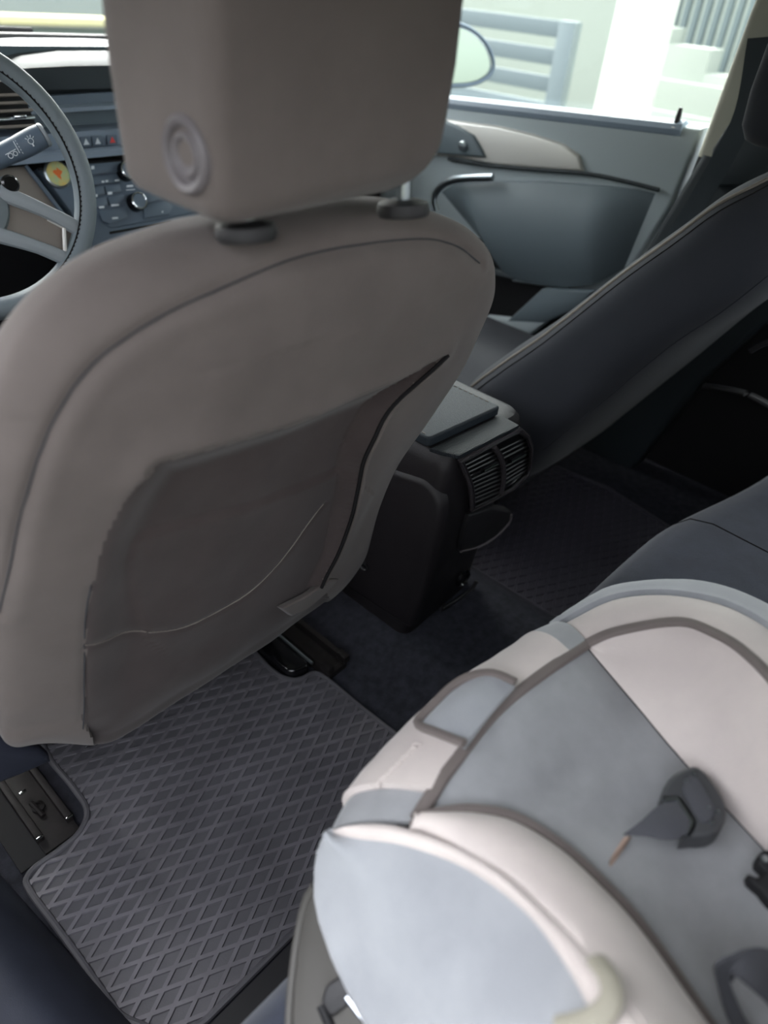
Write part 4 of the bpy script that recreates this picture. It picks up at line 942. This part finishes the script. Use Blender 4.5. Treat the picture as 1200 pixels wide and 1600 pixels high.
kG = c3([(866, 983, .468), (902, 964, .483), (945, 942, .497), (987, 932, .507), (1044, 930, .519), (1101, 938, .530), (1143, 951, .538), (1200, 983, .549), (1300, 1060, .562), (1390, 1150, .575)])
kQ = c3([(862, 985, .462), (917, 947, .466), (959, 927, .472), (1030, 917, .480), (1087, 918, .487), (1143, 932, .493), (1200, 958, .500), (1320, 1030, .51), (1410, 1110, .52)])
EXT = dict(kB=(.287, -.23, .475), kC=(.488, -.23, .475), kK=(.232, -.25, .655), kO=(.230, -.25, .655), kL=(.200, -.25, .640), kN=(.175, -.25, .47), kH=(.545, -.25, .655), kG=(.575, -.25, .64), kQ=(.605, -.25, .58))
def extend(c, e): # carries a curve on from the photograph's edge to the child seat's backrest
    c = [p for p in c if p[1] > -.20]; a = c[-1]; e = np.array(e); t = c[-1]-c[-4]; t /= np.linalg.norm(t); L_ = np.linalg.norm(e-a)
    return c+[a*(1-s)**2+2*(a+t*L_*.4)*s*(1-s)+e*s*s for s in np.linspace(.12, 1, 9)]
kB, kC, kK, kO, kL, kN, kH, kG, kQ = [extend(c, EXT[n]) for c, n in ((kB, 'kB'), (kC, 'kC'), (kK, 'kK'), (kO, 'kO'), (kL, 'kL'), (kN, 'kN'), (kH, 'kH'), (kG, 'kG'), (kQ, 'kQ'))]
# centre pad: lighter front half, darker seat behind the buckle
rowsB = resample(kB, 41); rowsC = resample(kC, 41)
def mid(s, w_=.5): # curve s across from left binding to right seam
    return [rowsB[i]*(1-s)+rowsC[i]*s+np.array([0, 0, -.010*math.sin(math.pi*s)*smooth(0, 12, i)+.006*math.sin(math.pi*s)*(1-smooth(0, 9, i))]) for i in range(41)]
MC = [mid(k/8) for k in range(9)]; MC[0] = [p+np.array([0, 0, -.001]) for p in MC[0]]
def cut(c, a, b): return c[a:b+1]
def arow(row, f): # replace first row with the slightly bowed front binding
    return row
spl = [9, 10, 11, 12, 13, 14, 15, 15, 15]
fr = []; bk = []
for k, c in enumerate(MC):
    f0 = c[:27-int(9*k/8)]; b0 = c[26-int(9*k/8):]; fr.append(f0); bk.append(b0)
# the front edge follows the binding along the lip
Ar = resample(kA, 9)
for k in range(9): fr[k][0] = Ar[k]
full = [[Ar[k]]+MC[k][1:] for k in range(9)]
panel('seat_pad', full, M['plush'], 76, 34, bulge=.003, wr=.0022, seed=3)
panel('left_cushion', [kB, [(a+b)/2+np.array([0, 0, .006]) for a, b in zip(resample(kB, 60), resample(kK, 60))], kK], M['beige'], 60, 12, bulge=.006, wr=.0012, seed=9)
panel('left_rim', [kO, kL], M['beige'], 60, 10, bulge=.007, th=.008, wr=.0008, seed=11)
Lr, Nr = resample(kL, 60), resample(kN, 60)
midL = [a*.55+b*.45+np.array([-.006, 0, .012]) for a, b in zip(Lr, Nr)]
mid2 = [a*.12+b*.88+np.array([-.003, 0, .006]) for a, b in zip(Lr, Nr)]
under = [b+np.array([.03, -.01, -.02]) for b in Nr]
panel('left_side_panel', [Lr, midL, mid2, Nr, under], M['plush_blue'], 60, 34, bulge=.0, wr=.0012, seed=13, prof=lambda s: np.sin(np.pi*s)**.8)
# front lip
AA, SS = resample(kA, 61), resample(kS, 61)
fm = [a*.45+b*.55+np.array([0, 0, .009]) for a, b in zip(AA, SS)]
S2 = [b+np.array([0, -.002, -.03]) for b in SS]; S3 = [b+np.array([0, -.03, -.09]) for b in SS]
def sl(cs, a, b): return [c[a:b+1] for c in cs]
FL = [AA, fm, SS, S2, S3]
panel('front_lip', sl(FL, 6, 54), M['beige'], 60, 22, wr=.001, seed=17)
panel('lip_end', sl(FL, 0, 6), M['plush'], 12, 22); panel('lip_end', sl(FL, 54, 60), M['plush'], 12, 22)
# right side
Cr, Hr, Gr, Qr = [resample(c, 60) for c in (kC, kH, kG, kQ)]
rm = [a*.5+b*.5+np.array([.0, 0, -.004]) for a, b in zip(Cr, Hr)]
panel('right_cushion', [Cr, rm, Hr], M['beige'], 60, 26, bulge=.003, wr=.0018, seed=21)
panel('right_rim', [Hr, [(a+b)/2+np.array([0, 0, .004]) for a, b in zip(Hr, Gr)], Gr], M['beige'], 60, 10, bulge=.004, wr=.0008, seed=23)
Q2 = [b+np.array([-.01, -.002, -.09]) for b in Qr]
panel('right_side_panel', [Gr, Qr, Q2], M['plush_blue'], 60, 14, wr=.0006, seed=25)
# bindings
def up_(pts, k): return [p+np.array([0, 0, k]) for p in pts]
bind('lip_binding', up_(kA, .002), .0058)
bind('left_binding', up_(kB, .0065), .0042)
bind('right_binding', up_(kH, .0015), .0052)
bind('pad_seam', up_(kC, -.0005), .0012, M['thread'], flat=1)
bind('corner_binding', c3([(650, 1280, .502), (653, 1292, .500), (660, 1304, .498)]), .0055)
# tag flap on the lip
TG = [(805, 1068, .516), (770, 1054, .512), (735, 1058, .505), (705, 1075, .498), (680, 1100, .494), (652, 1131, .492), (680, 1146, .503), (725, 1164, .516)]
ring = [px(u, v, z=z+.004) for u, v, z in TG]
t1 = c3([(805, 1068, .517), (765, 1115, .518), (725, 1163, .517)]); t2 = c3([(765, 1056, .513), (735, 1098, .516), (697, 1152, .511)]); t3 = c3([(722, 1062, .503), (692, 1092, .500), (656, 1132, .497)])
TF = panel('lip_flap', [t1, t2, t3], M['plush_blue'], 16, 12, bulge=.003, wr=.0015, seed=31)
bind('flap_binding', cr([r_+np.array([0, 0, .002]) for r_ in ring], 4), .0042, parent=TF)
# raised cream lettering along the lip: small puffs of embroidery
mb = MB(); rs = random.Random(3)
for k in range(13):
    s = k/12; u, v = 652-66*s, 1164+66*s+10*s*(1-s)
    c = px(u, v, z=.500-.006*s); h_ = .0045*(1+.5*(k % 3 == 0))
    a = c+np.array([-.5, .4, 0])*h_; b = c+np.array([.5, -.4, .0])*h_
    mb.add(*tubeg([a, (a+b)/2+np.array([.001*rs.uniform(-1, 1), .001, .0015]), b], .0013, 6))
    if k % 2: mb.add(*tubeg([c+np.array([-.003, -.002, 0]), c+np.array([.003, .002, .001])], .0012, 6))
mb.build('embroidery', M['beige'], CS)
# loop at the end of the left rim
lo = c3([(932, 1500, .585), (950, 1525, .592), (957, 1555, .594), (946, 1580, .592), (925, 1594, .588), (896, 1602, .580), (870, 1606, .572)])
V, Fc = tubeg(lo, .0062, 10, up=(0, 0, 1), flat=.55); build('rim_loop', V, Fc, M['loop'], CS)
# shell below
W_ = c3([(492, 1385, .405), (480, 1405, .392), (468, 1450, .372), (458, 1520, .357), (452, 1600, .346), (452, 1720, .336)])
W_ = extend(W_, (.145, -.25, .345)); Wr = resample(W_, 40); Ni = resample([n+np.array([.012, -.004, -.016]) for n in Nr[8:]], 40)
Wl = [np.array([w_[0]+.004, w_[1], max(.333, w_[2]-.05)]) for w_ in Wr]
panel('shell', [Ni, [a*.5+b*.5+np.array([-.002, 0, .0]) for a, b in zip(Ni, Wr)], Wr, Wl], M['shell'], 40, 16, th=.004)
V, Fc = tubeg([w_+np.array([.001, 0, 0]) for w_ in Wr], .0045, 8); build('shell_lip', V, Fc, M['shell'], CS)
rows = []
for z, g in [(.334, .03), (.34, .01), (.36, .0), (.38, -.004), (.41, -.004)]:
    rows.append(roundpoly([(.20+g, -.22, z), (.20+g, .07-g, z), (.26+g, .15-g, z), (.51-g, .15-g, z), (.575-g, .08-g, z), (.575-g, -.22, z)], .04, 5))
V, Fc = loft(rows); build('base', V, Fc, M['shell'], CS)
# backrest behind the frame's edge
rows = []
for z, y, w_ in [(.40, -.17, .17), (.5, -.21, .175), (.65, -.25, .175), (.80, -.285, .165), (.88, -.30, .14), (.91, -.31, .09)]:
    rows.append(roundpoly([(.386-w_, y-.10, z), (.386+w_, y-.10, z), (.386+w_+.02, y+.09, z), (.386+w_*.8, y+.09, z), (.386+w_*.72, y, z), (.386-w_*.72, y, z), (.386-w_*.8, y+.09, z), (.386-w_-.02, y+.09, z)], .02, 4))
V, Fc = loft(rows); build('child_backrest', V, Fc, M['plush_dark'], CS)
V, Fc = boxg((.386, -.08, .43), (.36, .36, .05), bev=.02); build('inner_foam', V, Fc, M['shell'], CS)
# belt guide on the shell
g0 = px(528, 1556, z=.372); gn = np.array([-.55, -.1, .83]); gn /= np.linalg.norm(gn)
def gp(l, off=0): return [pp(u, v, g0+gn*off, gn) for u, v in l]
V, Fc = prism(roundpoly(gp([(500, 1568), (508, 1540), (532, 1524), (560, 1546), (543, 1574), (516, 1592)], .010), .004, 4), gn, .012, bev=.003, seg=3); BG = build('belt_guide', V, Fc, M['black'], CS, label='dark olive-grey belt guide block')
V, Fc = tubeg(gp([(543, 1556), (558, 1576), (576, 1600), (590, 1620)], .014), .0036, 10); build('chrome_bar', V, Fc, M['chrome'], BG)
V, Fc = prism(gp([(516, 1592), (545, 1574), (575, 1625), (535, 1640)], .003), gn, .006, bev=.002); build('guide_channel', V, Fc, M['slit'], BG)
V, Fc = tubeg(gp([(502, 1570), (512, 1594), (530, 1630)], .006), .004, 8); build('guide_edge', V, Fc, M['black_matte'], BG)
# crotch buckle
b0 = px(1085, 1252, z=.505); bn = np.array([-.18, .05, 1.]); bn /= np.linalg.norm(bn)
def bp(l, off=0): return [pp(u, v, b0+bn*off, bn) for u, v in l]
V, Fc = prism(cr(bp([(1032, 1252), (1038, 1228), (1055, 1206), (1083, 1195), (1100, 1203), (1115, 1222), (1130, 1245), (1137, 1270), (1128, 1294), (1110, 1306), (1085, 1307), (1066, 1309), (1074, 1296), (1079, 1283), (1068, 1265), (1058, 1250), (1045, 1251)], .0), 2, closed=True), bn, .020, bev=.004, seg=3)
BK = build('crotch_buckle', V, Fc, M['buckle'], CS, label='dark grey harness buckle')
V, Fc = tubeg(bp([(1037, 1252), (1058, 1248), (1068, 1263), (1081, 1283), (1078, 1292), (1072, 1303)], .0008), .0016, 6, up=bn); build('buckle_frame', V, Fc, M['chrome_soft'], BK)
V, Fc = prism(roundpoly(bp([(1075, 1212), (1092, 1215), (1118, 1262), (1112, 1282), (1096, 1286), (1066, 1232)], .0018), .003, 4), bn, .003, bev=.001); build('buckle_button', V, Fc, M['webbing'], BK)
for u, v in [(1072, 1220), (1112, 1285), (1108, 1262), (1084, 1208), (1122, 1268)]:
    V, Fc = lathe([(.0014, -.001), (.0012, .0008), (0, .001)], bp([(u, v)], .0012)[0], bn, 10); build('buckle_mark', V, Fc, M['chrome_soft'], BK)
wb1 = c3([(1078, 1283, .505), (1072, 1303, .503), (1045, 1312, .500)], 4); wb2 = c3([(1058, 1251, .505), (1032, 1275, .501), (1012, 1300, .497)], 4); wb3 = c3([(1030, 1256, .502), (1000, 1284, .495), (973, 1305, .488)], 4)
panel('crotch_strap', [c3([(1058, 1250, .505), (1030, 1258, .503), (1000, 1284, .498), (973, 1304, .489)]), c3([(1068, 1265, .506), (1045, 1282, .505), (1020, 1296, .500), (990, 1306, .492)]), c3([(1079, 1284, .505), (1072, 1303, .503), (1045, 1313, .500), (1010, 1307, .495)])], M['webbing'], 14, 10, th=.002, parent=CS)
V, Fc = prism(roundpoly([px(u, v, z=.4865) for u, v in [(938, 1366), (976, 1306), (988, 1306), (950, 1362)]], .002), (0, 0, 1), .003, bev=.001); build('strap_slot', V, Fc, M['slit'], CS)
# shoulder strap loop
r1 = [(1175, 1650, .482), (1140, 1595, .487), (1125, 1555, .498), (1119, 1512, .518), (1150, 1495, .524), (1184, 1480, .522), (1240, 1500, .512), (1300, 1560, .50)]
r2 = [(1230, 1650, .482), (1178, 1610, .485), (1155, 1572, .492), (1140, 1530, .508), (1150, 1524, .520), (1182, 1548, .520), (1215, 1580, .512), (1260, 1640, .50)]
panel('shoulder_strap', [c3(r1), c3(r2)], M['webbing'], 40, 6, th=.0025)
t0 = px(1192, 1362, z=.497); tn = np.array([-.2, 0, 1.]); tn /= np.linalg.norm(tn)
def tp_(l, off=0): return [pp(u, v, t0+tn*off, tn) for u, v in l]
V, Fc = prism(cr(tp_([(1186, 1334), (1200, 1326), (1225, 1335), (1235, 1370), (1225, 1415), (1206, 1412), (1190, 1392), (1172, 1376), (1171, 1364), (1184, 1370), (1196, 1362), (1184, 1350)]), 2, closed=True), tn, .012, bev=.003); TO = build('strap_tongue', V, Fc, M['black_matte'], CS)
V, Fc = lathe([(.003, -.001), (.0026, .001), (0, .0014)], tp_([(1195, 1342)], .0)[0], tn, 12); build('rivet', V, Fc, M['chrome_soft'], TO)
